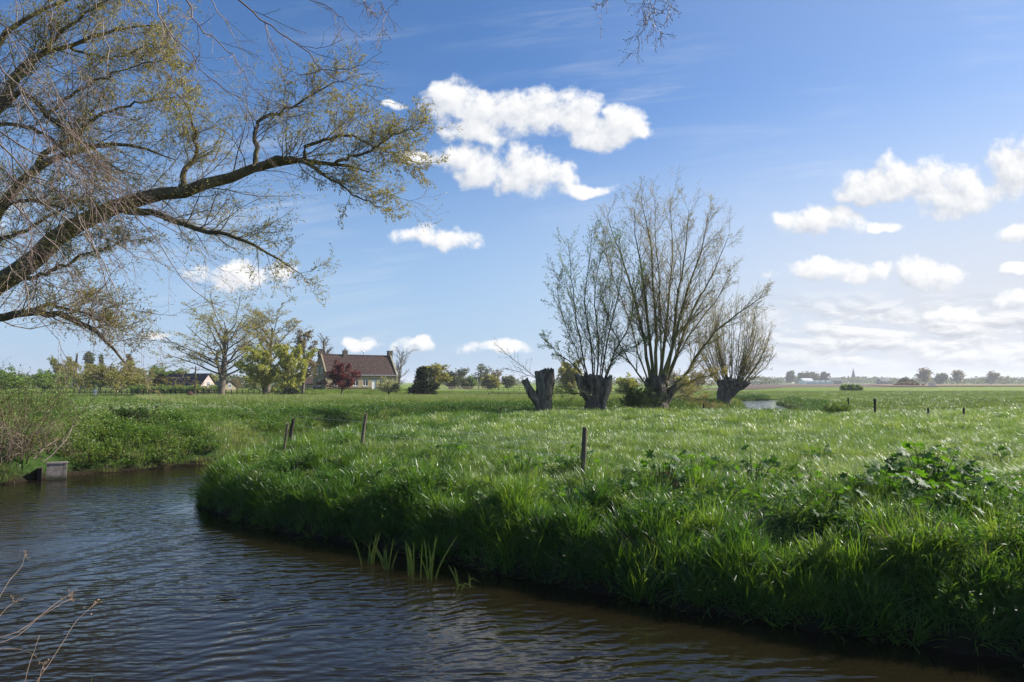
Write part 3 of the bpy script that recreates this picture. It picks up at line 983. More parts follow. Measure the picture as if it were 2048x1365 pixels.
# near bank under the camera
x, y, s = sample(9000, -12, 7, -1.5, 9, 3.0, 4.0)
k_ = (~split_side(x, y)) & (s > 0.03) & (y < 12) & (EYE - 0.9 > hz(x, y, s)) & (np.hypot(x, y) > 1.3)
x, y, s = x[k_], y[k_], s[k_]
scatter('near_bank_grass', x, y, hz(x, y, s), rg, C_bank, 6, 0.5, 0.8, 'short grass of the near bank at the bottom corner', 'grass', 0.5 + rg.normal(0, 0.15, len(x)), np.full(len(x), 0.7), 0.2)

# ------------------------------------------------------------------ trees
def rough_trunk(rng, path, radii, sides=30, rings=34, ridge=0.10, cap=None):
    """bark-ridged tapered trunk; cap = depth of the hollow cut at the top"""
    p, r = resample(np.array(path, float), np.array(radii, float), rings)
    tan = norm(np.gradient(p, axis=0))
    ref = np.array([0.2, 1.0, 0.1])
    a = norm(np.cross(tan, ref))
    b = np.cross(tan, a)
    th = np.linspace(0, 2 * np.pi, sides, endpoint=False)
    T, K = np.meshgrid(th, np.arange(rings) / rings)
    f = 1.0 + 0 * T
    for kx in (2, 3, 5, 7, 11):
        f = f + ridge * 1.6 / kx ** 0.55 * np.sin(kx * T + rng.uniform(0, 6.28) + 2.2 * np.sin(K * rng.uniform(2, 5) + rng.uniform(0, 6))) * rng.uniform(0.4, 1)
    f = f + rng.normal(0, ridge * 0.35, f.shape)
    R = r[:, None] * f
    V = p[:, None, :] + R[..., None] * (np.cos(T)[..., None] * a[:, None, :] + np.sin(T)[..., None] * b[:, None, :])
    if cap is not None:
        V[-1, :, 2] += rng.normal(0, 0.05, sides)
    v = V.reshape(-1, 3)
    i = (np.arange(rings - 1)[:, None] * sides)
    j = np.arange(sides)[None]
    j2 = (j + 1) % sides
    F = np.stack([i + j, i + j2, i + sides + j2, i + sides + j], -1).reshape(-1, 4)
    parts = [(v, F)]
    top = V[-1]
    cpt = top.mean(0) + np.array([0, 0, -(cap or 0.0)])
    mid = top * 0.6 + cpt * 0.4 + np.array([0, 0, 0.02])
    cv = np.concatenate([top, mid, cpt[None]])
    jj = np.arange(sides)
    parts.append((cv, np.stack([jj, (jj + 1) % sides, sides + (jj + 1) % sides, sides + jj], -1)))
    parts.append((cv, np.stack([sides + jj, sides + (jj + 1) % sides, np.full(sides, 2 * sides)], -1)))
    return parts


def put_tree(name, label, cat, loc, group, bits):
    """bits: list of (part name, mesh)"""
    t = thing(name, label, cat, loc, 0.0, group)
    for nm, me in bits:
        if isinstance(me, tuple):
            o_ = link(nm, me[0], t)
            o_['label'] = me[1]
        else:
            link(nm, me, t)
    return t


def crown_from(rng, limbs, L0, spec):
    """limbs (M,n,3),(M,n); spec: list of sprout levels -> list of (pts, rad) per level"""
    levels = []
    pts, rad, L = limbs[0], limbs[1], L0
    for s in spec:
        p, d, l, r = sprout(rng, pts, rad, L, s['c'], s.get('t0', 0.2), s.get('t1', 1.0), s.get('a0', 0.4), s.get('a1', 1.0), s['ratio'], s.get('tdec', 0.5), s.get('rr', 0.55), s.get('bias'), s.get('rmin', 0.004))
        pts, rad = grow(rng, p, d, l, r, s.get('n', 4), s.get('w', 0.15), s.get('trop', 0.05), s.get('taper', 0.3))
        L = l
        levels.append((pts, rad))
    return levels


def far_tree(seed, H, Wd, style, leaf, leafmat, bark='far_twig', nleaf=1, leafsize=0.35, trunk_h=0.25, twig_r=0.03, dens=1.0, multi=1):
    """mesh set of a distant tree: trunk, crown of limbs and twigs, foliage"""
    rng = np.random.default_rng(seed)
    R = (H * 0.0155 + 0.03) * (1.3 if style == 'spread' and dens > 1.2 else 1.0)
    P0 = np.stack([rng.normal(0, 0.25 * (multi > 1), multi), rng.normal(0, 0.25 * (multi > 1), multi), np.full(multi, -0.3)], 1)
    D0 = np.stack([rng.normal(0, 0.28 * (multi > 1), multi), rng.normal(0, 0.28 * (multi > 1), multi), np.ones(multi)], 1)
    tp, tr = grow(rng, P0, D0, np.full(multi, H * (0.8 if style != 'round' else 0.6)), np.full(multi, R), 9, 0.06, 0.03, 0.22)
    bits = [('trunk', mesh_np('trunk', [tubes(tp, tr, 7)], M[bark]))]
    L = np.full(multi, H * 0.8)
    n1 = int(18 * dens / multi ** 0.7)
    if style == 'spread':
        s1 = dict(c=n1, t0=trunk_h, t1=0.98, a0=0.35, a1=1.0, ratio=0.62 * Wd / H * 2.0, tdec=0.12, n=6, w=0.13, trop=0.06, rr=0.5)
    elif style == 'round':
        s1 = dict(c=int(n1 * 1.4), t0=trunk_h, t1=1.0, a0=0.3, a1=1.25, ratio=0.5 * Wd / H * 2.2, tdec=0.2, n=6, w=0.12, trop=0.05, rr=0.5)
    elif style == 'column':
        s1 = dict(c=int(n1 * 1.6), t0=trunk_h, t1=1.0, a0=0.15, a1=0.5, ratio=0.24, tdec=0.5, n=4, w=0.08, trop=0.1, rr=0.45)
    else:  # conifer
        s1 = dict(c=int(n1 * 2.6), t0=trunk_h, t1=1.0, a0=1.25, a1=1.75, ratio=0.9 * Wd / H * 1.3, tdec=0.86, n=4, w=0.06, trop=-0.02, rr=0.35)
    lv = crown_from(rng, (tp, tr), L, [s1])
    p1, r1 = lv[0]
    L1 = np.linalg.norm(p1[:, -1] - p1[:, 0], axis=1)
    droop = -0.03 if style == 'conifer' else 0.05
    lv2 = crown_from(rng, (p1, r1), L1, [dict(c=7, t0=0.2, a0=0.4, a1=0.95, ratio=0.5, n=3, w=0.16, trop=droop, rr=0.45, rmin=twig_r * 0.6),
                                         dict(c=6, t0=0.15, a0=0.35, a1=0.9, ratio=0.5, n=2, w=0.2, trop=droop, rr=0.6, rmin=twig_r * 0.42)]
                      + ([dict(c=4, t0=0.2, a0=0.3, a1=0.9, ratio=0.6, n=2, w=0.2, trop=0.03, rr=0.7, rmin=twig_r * 0.3)] if style == 'spread' and dens > 1.0 else []))
    parts = [tubes(p1, np.maximum(r1, twig_r * 0.8), 4)] + [tubes(*q_, 3) for q_ in (lv2[:1] if nleaf >= 4 else lv2)]
    crown = mesh_np('crown', parts, M[bark])
    bits.append(('crown', crown))
    if nleaf:
        p, t = pts_on(rng, lv2[-1][0], max(1, int(nleaf * 0.75)), 0.25, 1.0)
        d = norm(t + rng.normal(0, 0.8, t.shape))
        bits.append(('foliage', mesh_np('foliage', [leaf_cards(rng, p + rng.normal(0, leafsize * 0.4, p.shape), d, leafsize, 0.6)], M[leafmat])))
    return bits


def plant_far(px, base_py, D, name, label, bits, group=None, cat='tree', dz=0.0, sc=1.0):
    x_, y_, _ = at(px, base_py, D)
    t = put_tree(name, label, cat, (x_, y_, hz1(x_, y_) - 0.05 + dz), group, bits)
    t.scale = (sc, sc, sc)
    return t


def tall(px_top, D, zb):
    """height of a thing whose top shows at this pixel row"""
    return EYE + ray(1024, px_top)[1] * D - zb


def ft(px, top, halfw, D, seed, style, leafmat, name, label, **kw):
    x_, y_, _ = at(px, 770, D)
    zb = hz1(x_, y_)
    H = tall(top, D, zb)
    Wd = halfw / FPX * D
    bits = far_tree(seed, H, Wd, style, None, leafmat, **kw)
    # fit the grown crown to the height and half width it has in the photograph
    allv = []
    for nm, me in bits[1:2]:
        v_ = np.empty(len(me.vertices) * 3, np.float32)
        me.vertices.foreach_get('co', v_)
        allv.append(v_.reshape(-1, 3))
    v_ = np.concatenate(allv)
    hx = np.percentile(np.abs(v_[:, 0]), 97)
    sz = H / np.percentile(v_[:, 2], 99.7)
    sx = Wd / max(hx, 0.1)
    t = put_tree(name, label, kw2cat.get(name, 'tree'), (x_, y_, zb - 0.05), None, bits)
    t.scale = (sx, sx, sz)
    return t


kw2cat = {'hedge_bush': 'bush', 'shrub': 'bush'}

# --- pair of big bare trees and the trees round the farmhouse
ft(443, 584, 92, 128, 101, 'spread', 'catkin', 'bare_tree', 'tall spreading tree just budding between the dark roofed barn and the yellow willows', dens=1.6, nleaf=4, leafsize=0.18, trunk_h=0.24, twig_r=0.04, bark='pale_bark')
ft(535, 604, 66, 140, 102, 'spread', 'catkin', 'bare_tree', 'second tall budding tree rising behind the yellow willows', dens=1.3, nleaf=3, leafsize=0.18, trunk_h=0.40, twig_r=0.04, bark='pale_bark')
ft(528, 697, 38, 118, 103, 'round', 'yellow_leaf', 'willow_tree', 'bright yellow green willow, left half of the pair before the house', dens=1.0, nleaf=16, leafsize=0.20, trunk_h=0.12)
ft(573, 692, 33, 116, 104, 'round', 'yellow_leaf', 'willow_tree', 'bright yellow willow nearest to the house gable', dens=1.1, nleaf=16, leafsize=0.20, trunk_h=0.06, multi=2)
ft(606, 662, 22, 126, 105, 'spread', 'brown_leaf', 'bare_tree', 'slim dark bare tree between the yellow willow and the house gable', dens=1.1, nleaf=1, leafsize=0.25, trunk_h=0.2, twig_r=0.03)
ft(656, 668, 15, 165, 106, 'column', 'olive_leaf', 'bare_tree', 'thin ragged tree sticking up behind the house roof by the left chimney', dens=0.7, nleaf=0, trunk_h=0.4, twig_r=0.035)
ft(684, 726, 26, 122, 107, 'round', 'red_leaf', 'red_plum_tree', 'dark red leaved tree on the lawn in front of the house', dens=1.2, nleaf=12, leafsize=0.19, trunk_h=0.30)
ft(776, 756, 19, 121, 108, 'round', 'white_blossom', 'blossom_tree', 'small whitish blossoming tree near the right end of the house front', dens=0.9, nleaf=4, leafsize=0.2, trunk_h=0.25)
ft(797, 694, 26, 162, 109, 'round', 'brown_leaf', 'bare_tree', 'rounded bare tree directly behind the right gable of the house', dens=1.2, nleaf=0, trunk_h=0.2, twig_r=0.032)
ft(848, 737, 20, 122, 110, 'conifer', 'dark_leaf', 'conifer', 'dark ragged evergreen right of the house', dens=1.3, nleaf=12, leafsize=0.24, trunk_h=0.12)
ft(868, 732, 21, 175, 111, 'round', 'olive_leaf', 'leafing_tree', 'round olive tree rising behind the dark evergreen', dens=1.1, nleaf=6, leafsize=0.4, trunk_h=0.2)
# --- trees across the far field, between the house and the pollards
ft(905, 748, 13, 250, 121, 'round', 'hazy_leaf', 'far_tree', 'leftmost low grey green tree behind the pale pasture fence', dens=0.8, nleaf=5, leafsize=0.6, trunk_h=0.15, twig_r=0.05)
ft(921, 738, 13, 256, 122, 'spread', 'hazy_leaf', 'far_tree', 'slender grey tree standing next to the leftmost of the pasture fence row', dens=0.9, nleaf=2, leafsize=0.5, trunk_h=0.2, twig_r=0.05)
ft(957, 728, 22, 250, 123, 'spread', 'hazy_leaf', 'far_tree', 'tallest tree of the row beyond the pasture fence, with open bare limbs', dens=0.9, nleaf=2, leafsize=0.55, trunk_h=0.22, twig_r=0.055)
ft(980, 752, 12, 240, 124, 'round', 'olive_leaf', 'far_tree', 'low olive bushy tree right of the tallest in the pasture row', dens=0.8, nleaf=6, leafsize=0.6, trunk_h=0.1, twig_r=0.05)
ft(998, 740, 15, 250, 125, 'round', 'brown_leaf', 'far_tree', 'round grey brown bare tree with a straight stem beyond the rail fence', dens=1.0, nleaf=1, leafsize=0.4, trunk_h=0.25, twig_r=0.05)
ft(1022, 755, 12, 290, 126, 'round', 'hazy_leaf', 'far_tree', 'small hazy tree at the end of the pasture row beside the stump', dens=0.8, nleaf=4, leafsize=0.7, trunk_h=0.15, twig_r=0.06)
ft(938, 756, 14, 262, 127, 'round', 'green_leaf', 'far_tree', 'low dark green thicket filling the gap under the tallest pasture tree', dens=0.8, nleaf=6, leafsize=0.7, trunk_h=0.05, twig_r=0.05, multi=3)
ft(1137, 720, 24, 150, 128, 'round', 'olive_leaf', 'leafing_tree', 'olive green leafing tree between the stump and the leafy pollard', dens=1.0, nleaf=5, leafsize=0.36, trunk_h=0.12, multi=2)
ft(1262, 752, 22, 140, 129, 'round', 'yellow_leaf', 'shrub', 'yellow green bush showing between the two biggest pollards', dens=0.9, nleaf=6, leafsize=0.3, trunk_h=0.05, multi=3)
ft(1368, 752, 14, 150, 130, 'round', 'yellow_leaf', 'shrub', 'small yellow bush seen under the long low bough', dens=0.8, nleaf=6, leafsize=0.3, trunk_h=0.05, multi=3)
ft(1345, 742, 28, 210, 131, 'round', 'brown_leaf', 'far_tree', 'brown bare thicket tree behind the yellow bush under the bough', dens=0.9, nleaf=1, leafsize=0.5, trunk_h=0.1, twig_r=0.05, multi=2)
ft(1400, 740, 22, 230, 132, 'round', 'brown_leaf', 'far_tree', 'brown bare tree behind the pollard at the water', dens=0.9, nleaf=1, leafsize=0.5, trunk_h=0.1, twig_r=0.05, multi=2)
# --- wood on the left
LW = [
    (30, 738, 44, 150, 'round', 'green_leaf', 'green leafing tree at the left edge of the far wood', 7),
    (95, 742, 40, 175, 'round', 'green_leaf', 'fresh green round tree left of the white horse', 8),
    (163, 720, 44, 165, 'spread', 'olive_leaf', 'olive spreading tree with a forked pale trunk above the white horse', 8),
    (130, 716, 26, 205, 'round', 'olive_leaf', 'taller olive tree behind the forked one', 7),
    (238, 724, 42, 160, 'round', 'olive_leaf', 'dome shaped olive brown willow right of the white horse', 6),
    (205, 734, 24, 190, 'round', 'green_leaf', 'green tree filling the gap left of the brown dome', 8),
    (285, 728, 34, 180, 'round', 'olive_leaf', 'yellow olive drooping tree right of the brown dome', 8),
    (330, 733, 30, 205, 'round', 'green_leaf', 'green round tree behind the left end of the barn roof', 8),
    (365, 738, 26, 215, 'round', 'olive_leaf', 'olive tree just above the barn roof', 7),
    (318, 752, 10, 152, 'conifer', 'dark_leaf', 'small dark evergreen at the left end of the barn', 8),
    (268, 711, 11, 230, 'conifer', 'brown_leaf', 'thin pointed brownish tree rising over the wood', 3),
    (-45, 735, 50, 160, 'round', 'green_leaf', 'green tree partly out of view at the far left', 7),
    (470, 755, 22, 210, 'round', 'brown_leaf', 'low brown thicket tree behind the tall spreading tree', 2),
    (420, 752, 18, 220, 'round', 'olive_leaf', 'low olive tree beyond the barn gable', 5),
]
for i, (px, top, hw, D, st_, lm, lab, nl) in enumerate(LW):
    ft(px, top, hw, D, 140 + i, st_, lm, 'wood_tree', lab, dens=0.9, nleaf=int(nl * 1.7), leafsize=0.30, trunk_h=0.12, twig_r=0.035, multi=1 if st_ == 'conifer' else 2)
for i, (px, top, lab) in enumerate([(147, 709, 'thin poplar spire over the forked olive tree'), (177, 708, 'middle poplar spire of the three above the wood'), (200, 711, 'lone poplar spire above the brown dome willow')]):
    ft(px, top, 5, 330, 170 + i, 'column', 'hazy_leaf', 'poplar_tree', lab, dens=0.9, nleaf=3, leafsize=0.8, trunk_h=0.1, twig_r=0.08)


# ------------------------------------------------------------------ pollard willows
def limb_px(path, D0, D1, r0, r1, rng, n=14, wob=0.02):
    """a limb through pixels of the photograph, its depth running from D0 to D1"""
    k2 = len(path)
    P_ = np.array([at(px, py, D0 + (D1 - D0) * i / (k2 - 1)) for i, (px, py) in enumerate(path)])
    p, r = resample(P_, np.linspace(r0, r1, k2), n)
    p[1:-1] += rng.normal(0, wob, p[1:-1].shape)
    return p, r


def limb_set(limbs, loc, mat, sides=7, name='limb'):
    out = []
    for p, r in limbs:
        out.append((name, mesh_np(name, [tubes((p - loc)[None], r[None], sides)], mat)))
    return out


def pad_stack(limbs):
    return np.stack([p for p, r in limbs]), np.stack([r for p, r in limbs])


def base_at(px, py, D):
    x_, y_, _ = at(px, py, D)
    return np.array((x_, y_, hz1(x_, y_)))


# stump with two cut heads
rng = np.random.default_rng(21)
b_ = base_at(1087, 825, 43.5)
mm = FPX / 43.5


def ofs(px, py, D, b):
    return at(px, py, D) - b


tr1 = rough_trunk(rng, [ofs(1086, 838, 43.5, b_), ofs(1088, 800, 43.5, b_), ofs(1086, 770, 43.5, b_), ofs(1079, 742, 43.6, b_)], [0.60, 0.52, 0.46, 0.33], 34, 34, 0.075, 0.15)
tr2 = rough_trunk(rng, [ofs(1092, 800, 43.3, b_), ofs(1097, 770, 43.3, b_), ofs(1099, 738, 43.4, b_)], [0.34, 0.36, 0.29], 26, 24, 0.075, 0.15)
tr3 = rough_trunk(rng, [ofs(1080, 812, 43.4, b_), ofs(1065, 790, 43.2, b_), ofs(1057, 776, 43.2, b_), ofs(1049, 760, 43.2, b_)], [0.26, 0.27, 0.23, 0.22], 22, 20, 0.085, 0.12)
lim = [limb_px([(1071, 755), (1050, 738), (1030, 722), (1010, 705), (992, 690)], 43.4, 42.0, 0.028, 0.010, rng),
       limb_px([(1073, 757), (1040, 745), (1018, 738), (1000, 738)], 43.4, 42.8, 0.02, 0.008, rng),
       limb_px([(1110, 773), (1150, 776), (1180, 790)], 43.4, 42.6, 0.03, 0.012, rng)]
P_, R_ = pad_stack(lim)
L_ = np.linalg.norm(P_[:, -1] - P_[:, 0], axis=1)
lv = crown_from(rng, (P_, R_), L_, [dict(c=16, t0=0.1, a0=0.4, a1=0.9, ratio=0.32, n=4, w=0.15, trop=0.06, rr=0.5, rmin=0.007)])
pl, tl = pts_on(rng, lv[0][0], 7, 0.2, 1)
bits = [('trunk', mesh_np('trunk', tr1, M['dead_wood'])), ('trunk', mesh_np('trunk', tr2, M['bark'])), ('stub', mesh_np('stub', tr3, M['bark']))]
bits += limb_set(lim, b_, M['twig'], 5, 'shoot')
bits += [('crown', mesh_np('crown', [tubes(lv[0][0] - b_, lv[0][1], 3)], M['twig'])), ('foliage', mesh_np('foliage', [leaf_cards(rng, pl - b_, norm(tl + rng.normal(0, 0.6, tl.shape)), 0.09, 0.35)], M['young_leaf']))]
put_tree('willow_stump', 'dead pollard willow stump cut off into two thick heads with a stub on its side', 'tree stump', b_, 'pollard willows', bits)


def pollard(rng, name, label, b, trunks, limbs, spec, leafmat, nleaf, leafsize, twigmat, limbmat, trunkmat, group='pollard willows', extra=(), wr=0.3):
    bits = []
    for ti_, (path, radii, cap) in enumerate(trunks):
        knobs = []
        if ti_ == 0:
            for p_, r_ in limbs:
                q0, q1 = p_[0] - b, p_[3] - b
                dq = norm(q1 - q0)
                c0 = q0 + dq * rng.uniform(0.05, 0.35)
                kr = rng.uniform(0.13, 0.24)
                knobs += rough_trunk(rng, [c0 - dq * kr * 1.4, c0 - dq * kr * 0.5, c0 + dq * kr * 0.6, c0 + dq * kr * 1.5], [kr * 0.5, kr, kr * 0.85, kr * 0.3], 10, 8, 0.10, 0.0)
        bits.append(('trunk' if not len(bits) else 'stub', mesh_np('trunk', rough_trunk(rng, path, radii, 36, 34, 0.12, cap) + knobs, M[trunkmat])))
    bits += limb_set(limbs, b, M[limbmat])
    P_, R_ = pad_stack(limbs)
    L_ = np.linalg.norm(P_[:, -1] - P_[:, 0], axis=1)
    lv = crown_from(rng, (P_, R_), L_, spec)
    bits.append(('crown', mesh_np('crown', [tubes(p - b, r, 4 if i == 0 else 3) for i, (p, r) in enumerate(lv)], M[twigmat])))
    if nleaf:
        vs = []
        for (p, r), nl in zip(lv[-2:], (max(nleaf // 2, 1), nleaf)):
            pl, tl = pts_on(rng, p, nl, 0.25, 1)
            vs.append(leaf_cards(rng, pl - b, norm(tl + rng.normal(0, 0.55, tl.shape)), leafsize, wr))
        bits.append(('foliage', mesh_np('foliage', vs, M[leafmat])))
    bits += list(extra)
    return put_tree(name, label, 'tree', b, group, bits)


# leafy pollard
rng = np.random.default_rng(22)
D = 46.0
b_ = base_at(1191, 822, D)
fan = [[(1182, 775), (1163, 700), (1150, 620), (1143, 560), (1136, 490)], [(1187, 775), (1180, 680), (1170, 600), (1178, 530), (1183, 462)], [(1194, 775), (1196, 680), (1190, 600), (1195, 540), (1208, 480)],
       [(1200, 775), (1214, 690), (1232, 610), (1243, 540), (1238, 470)], [(1206, 775), (1232, 700), (1258, 650), (1270, 590), (1278, 540)], [(1172, 765), (1152, 735), (1120, 710), (1098, 690), (1085, 678)],
       [(1176, 760), (1158, 715), (1135, 660), (1118, 600), (1112, 545)], [(1198, 775), (1206, 700), (1216, 640), (1222, 560), (1228, 500)], [(1203, 775), (1226, 720), (1250, 700), (1275, 690), (1300, 670)],
       [(1170, 790), (1140, 787), (1115, 785), (1090, 800)], [(1189, 775), (1184, 700), (1160, 650), (1140, 600), (1128, 530)]]
lim = []
for i, pth in enumerate(fan):
    lim.append(limb_px(pth, D + rng.uniform(-0.3, 0.3), D + rng.uniform(-2.2, 2.2), 0.065 if i < 5 else 0.042, 0.012, rng, wob=0.03))
spec = [dict(c=22, t0=0.10, a0=0.3, a1=0.8, ratio=0.30, tdec=0.45, n=5, w=0.10, trop=0.06, rr=0.45, rmin=0.010), dict(c=10, t0=0.12, a0=0.3, a1=0.85, ratio=0.45, tdec=0.4, n=3, w=0.16, trop=0.0, rr=0.6, rmin=0.0065)]
o_ = lambda px, py, dd=0: at(px, py, D + dd) - b_
trk = [([o_(1190, 838), o_(1190, 805), o_(1189, 780), o_(1190, 760), o_(1191, 750)], [0.74, 0.60, 0.68, 0.72, 0.42], 0.1),
       ([o_(1180, 795, -.1), o_(1166, 775, -.2), o_(1157, 757, -.2), o_(1151, 748, -.2)], [0.40, 0.33, 0.22, 0.10], 0.05),
       ([o_(1200, 800, -.2), o_(1212, 778, -.3), o_(1218, 762, -.3), o_(1222, 752, -.3)], [0.34, 0.32, 0.26, 0.10], 0.05)]
scar = rough_trunk(rng, [o_(1209, 836, -.62), o_(1211, 800, -.58), o_(1219, 776, -.62), o_(1222, 755, -.62)], [0.14, 0.12, 0.17, 0.06], 14, 20, 0.10, 0.02)
pollard(rng, 'pollard_willow', 'pollard willow with young green leaves and a split dark trunk, beside the stump', b_, trk, lim, spec, 'young_leaf', 7, 0.115, 'willow_twig', 'limb_bark', 'bark', extra=[('split_wood', mesh_np('split_wood', scar, M['cut_wood']))])

# the biggest pollard
rng = np.random.default_rng(23)
D = 46.8
b_ = base_at(1316, 820, D)
fan = [[(1302, 770), (1290, 690), (1270, 600), (1240, 510), (1215, 432)], [(1306, 765), (1300, 680), (1290, 590), (1276, 500), (1268, 415)], [(1312, 765), (1312, 670), (1306, 570), (1300, 480), (1282, 396)],
       [(1318, 765), (1330, 680), (1338, 590), (1345, 500), (1340, 405)], [(1324, 765), (1345, 690), (1355, 600), (1370, 510), (1378, 420)], [(1328, 766), (1350, 680), (1372, 590), (1400, 510), (1418, 425)],
       [(1330, 768), (1356, 700), (1385, 620), (1425, 550), (1458, 470)], [(1334, 785), (1370, 750), (1402, 700), (1440, 655), (1490, 618), (1534, 590)], [(1300, 772), (1280, 720), (1262, 650), (1232, 570), (1205, 490)],
       [(1332, 770), (1362, 700), (1400, 640), (1440, 590), (1462, 540)], [(1320, 766), (1322, 670), (1318, 560), (1312, 470), (1310, 400)], [(1298, 776), (1270, 740), (1245, 700), (1218, 640), (1200, 580)],
       [(1336, 792), (1370, 768), (1415, 752), (1450, 745)], [(1332, 800), (1365, 792), (1400, 800), (1430, 815)]]
lim = []
for i, pth in enumerate(fan):
    big = i < 8
    lim.append(limb_px(pth, D + rng.uniform(-0.4, 0.4), D + rng.uniform(-3.0, 3.0), 0.135 if big else 0.07, 0.014, rng, wob=0.03))
spec = [dict(c=27, t0=0.15, a0=0.25, a1=0.8, ratio=0.27, tdec=0.5, n=5, w=0.09, trop=0.07, rr=0.42, rmin=0.012), dict(c=11, t0=0.12, a0=0.3, a1=0.85, ratio=0.5, tdec=0.4, n=2, w=0.14, trop=0.03, rr=0.6, rmin=0.007), dict(c=3, t0=0.2, a0=0.3, a1=0.8, ratio=0.5, tdec=0.3, n=2, w=0.14, trop=0.03, rr=0.7, rmin=0.0055)]
trk = [([o_(1313, 838), o_(1314, 800), o_(1315, 780), o_(1316, 755)], [0.95, 0.66, 0.62, 0.52], 0.2),
       ([o_(1326, 812, -.2), o_(1340, 790, -.2), o_(1350, 775, -.2)], [0.30, 0.25, 0.15], 0.05)]
trk = [([q - b_ + b_ for q in t_[0]], t_[1], t_[2]) for t_ in trk]
trk = [([at(px, py, D + dd) - b_ for px, py, dd in pp], rr_, cc) for pp, rr_, cc in
       [([(1313, 838, 0), (1314, 800, 0), (1315, 780, 0), (1316, 752, 0)], [0.95, 0.66, 0.62, 0.50], 0.2), ([(1326, 812, -.2), (1340, 790, -.2), (1352, 772, -.2)], [0.30, 0.25, 0.15], 0.05)]]
pollard(rng, 'pollard_willow', 'biggest pollard willow of the row, a wide fan of bare budding branches', b_, trk, lim, spec, 'bud_leaf', 2, 0.095, 'willow_twig', 'mossy_bark', 'bark')

# pollard at the water
rng = np.random.default_rng(24)
D = 67.0
b_ = base_at(1449, 806, D)
lim = []
for i in range(44):
    a = rng.uniform(-1.5, 1.5)
    q = rng.uniform(0.72, 1.0)
    tx = 1464 + 84 * math.sin(a) * q + 6 * a
    ty = 756 - 165 * math.cos(a * 0.82) * q
    sx_ = 1462 + a * 17
    lim.append(limb_px([(sx_, 772), (sx_ + (tx - sx_) * 0.50, 772 - (772 - ty) * 0.36), (sx_ + (tx - sx_) * 0.86, 772 - (772 - ty) * 0.70), (tx, ty)], D + rng.uniform(-0.4, 0.4), D + rng.uniform(-3.8, 3.8), 0.05, 0.011, rng, wob=0.03))
spec = [dict(c=15, t0=0.1, a0=0.25, a1=0.8, ratio=0.28, tdec=0.4, n=4, w=0.1, trop=0.06, rr=0.5, rmin=0.014), dict(c=6, t0=0.15, a0=0.3, a1=0.8, ratio=0.45, tdec=0.4, n=3, w=0.14, trop=0.03, rr=0.6, rmin=0.010)]
trk = [([at(px, py, D + dd) - b_ for px, py, dd in pp], rr_, cc) for pp, rr_, cc in
       [([(1446, 822, 0), (1447, 800, 0), (1452, 780, 0), (1461, 764, 0), (1463, 757, 0)], [0.80, 0.62, 0.66, 0.72, 0.4], 0.1), ([(1462, 790, -.2), (1478, 775, -.2), (1492, 769, -.2), (1500, 766, -.2)], [0.34, 0.32, 0.24, 0.10], 0.05)]]
pollard(rng, 'pollard_willow', 'leaning pollard willow with a fine brush of twigs standing at the water', b_, trk, lim, spec, 'bud_leaf', 2, 0.13, 'willow_twig', 'mossy_bark', 'bark')


# ------------------------------------------------------------------ bushes near the pollards and on the left bank
def bush(rng, name, label, loc, w, h, stems, leafmat, leaf, nleaf=6, bark='twig', lean=(0, 0), cat='bush', depth=None, twig=0.006):
    P_ = np.stack([rng.normal(0, w * 0.22, stems), rng.normal(0, (depth or w) * 0.22, stems), np.full(stems, -0.05)], 1)
    D_ = np.stack([rng.normal(lean[0], 0.6, stems), rng.normal(lean[1], 0.6, stems), np.ones(stems)], 1)
    pts, rad = grow(rng, P_, D_, rng.uniform(0.6, 1.0, stems) * h, np.full(stems, 0.02), 6, 0.18, 0.0, 0.35)
    lv = crown_from(rng, (pts, rad), np.full(stems, h), [dict(c=7, t0=0.15, a0=0.5, a1=1.2, ratio=0.5, tdec=0.4, n=4, w=0.2, trop=0.02, rmin=twig), dict(c=5, t0=0.15, a0=0.4, a1=1.1, ratio=0.5, tdec=0.4, n=3, w=0.2, trop=0.0, rmin=twig * 0.7)])
    bits = [('crown', mesh_np('crown', [tubes(pts, rad, 5), tubes(*lv[0], 3), tubes(*lv[1], 3)], M[bark]))]
    if nleaf:
        p, t = pts_on(rng, lv[1][0], nleaf, 0.2, 1)
        bits.append(('foliage', mesh_np('foliage', [leaf_cards(rng, p, norm(t + rng.normal(0, 0.9, t.shape)), leaf, 0.6)], M[leafmat])))
    return put_tree(name, label, cat, loc, None, bits)


rng = np.random.default_rng(31)
bush(rng, 'green_bush', 'dark green bush leaning on the foot of the biggest pollard', base_at(1278, 820, 46.0), 1.9, 1.9, 30, 'bush_leaf', 0.085, 9, lean=(-0.15, 0))
bush(rng, 'nettle_bush', 'dark green nettle clump beside the two posts on the right', base_at(1672, 822, 41.5), 1.3, 0.75, 26, 'green_leaf', 0.075, 9)
bush(rng, 'low_bush', 'low dark bush at the edge of the ploughed field', base_at(1705, 772, 215), 6, 1.7, 26, 'green_leaf', 0.5, 8, twig=0.03)
bush(rng, 'low_bush', 'reddish brown scrub at the right side of the ploughed field', base_at(1815, 766, 470), 14, 2.6, 26, 'brown_leaf', 0.9, 6, twig=0.06)
bush(rng, 'green_bush', 'green bush on the lawn left of the red tree', base_at(583, 797, 112), 2.2, 1.8, 24, 'dark_leaf', 0.2, 8, twig=0.015)
for px, lab in ((640, 'low dark shrub at the foot of the house mound, left of the red tree'), (735, 'low dark shrub at the foot of the mound, right of the red tree'), (808, 'low green shrub between the blossom tree and the evergreen'), (618, 'low dark shrub nearest the yellow willow')):
    bush(rng, 'lawn_shrub', lab, base_at(px, 795, 116), 3.0, 0.75, 22, 'green_leaf', 0.16, 7, twig=0.012)
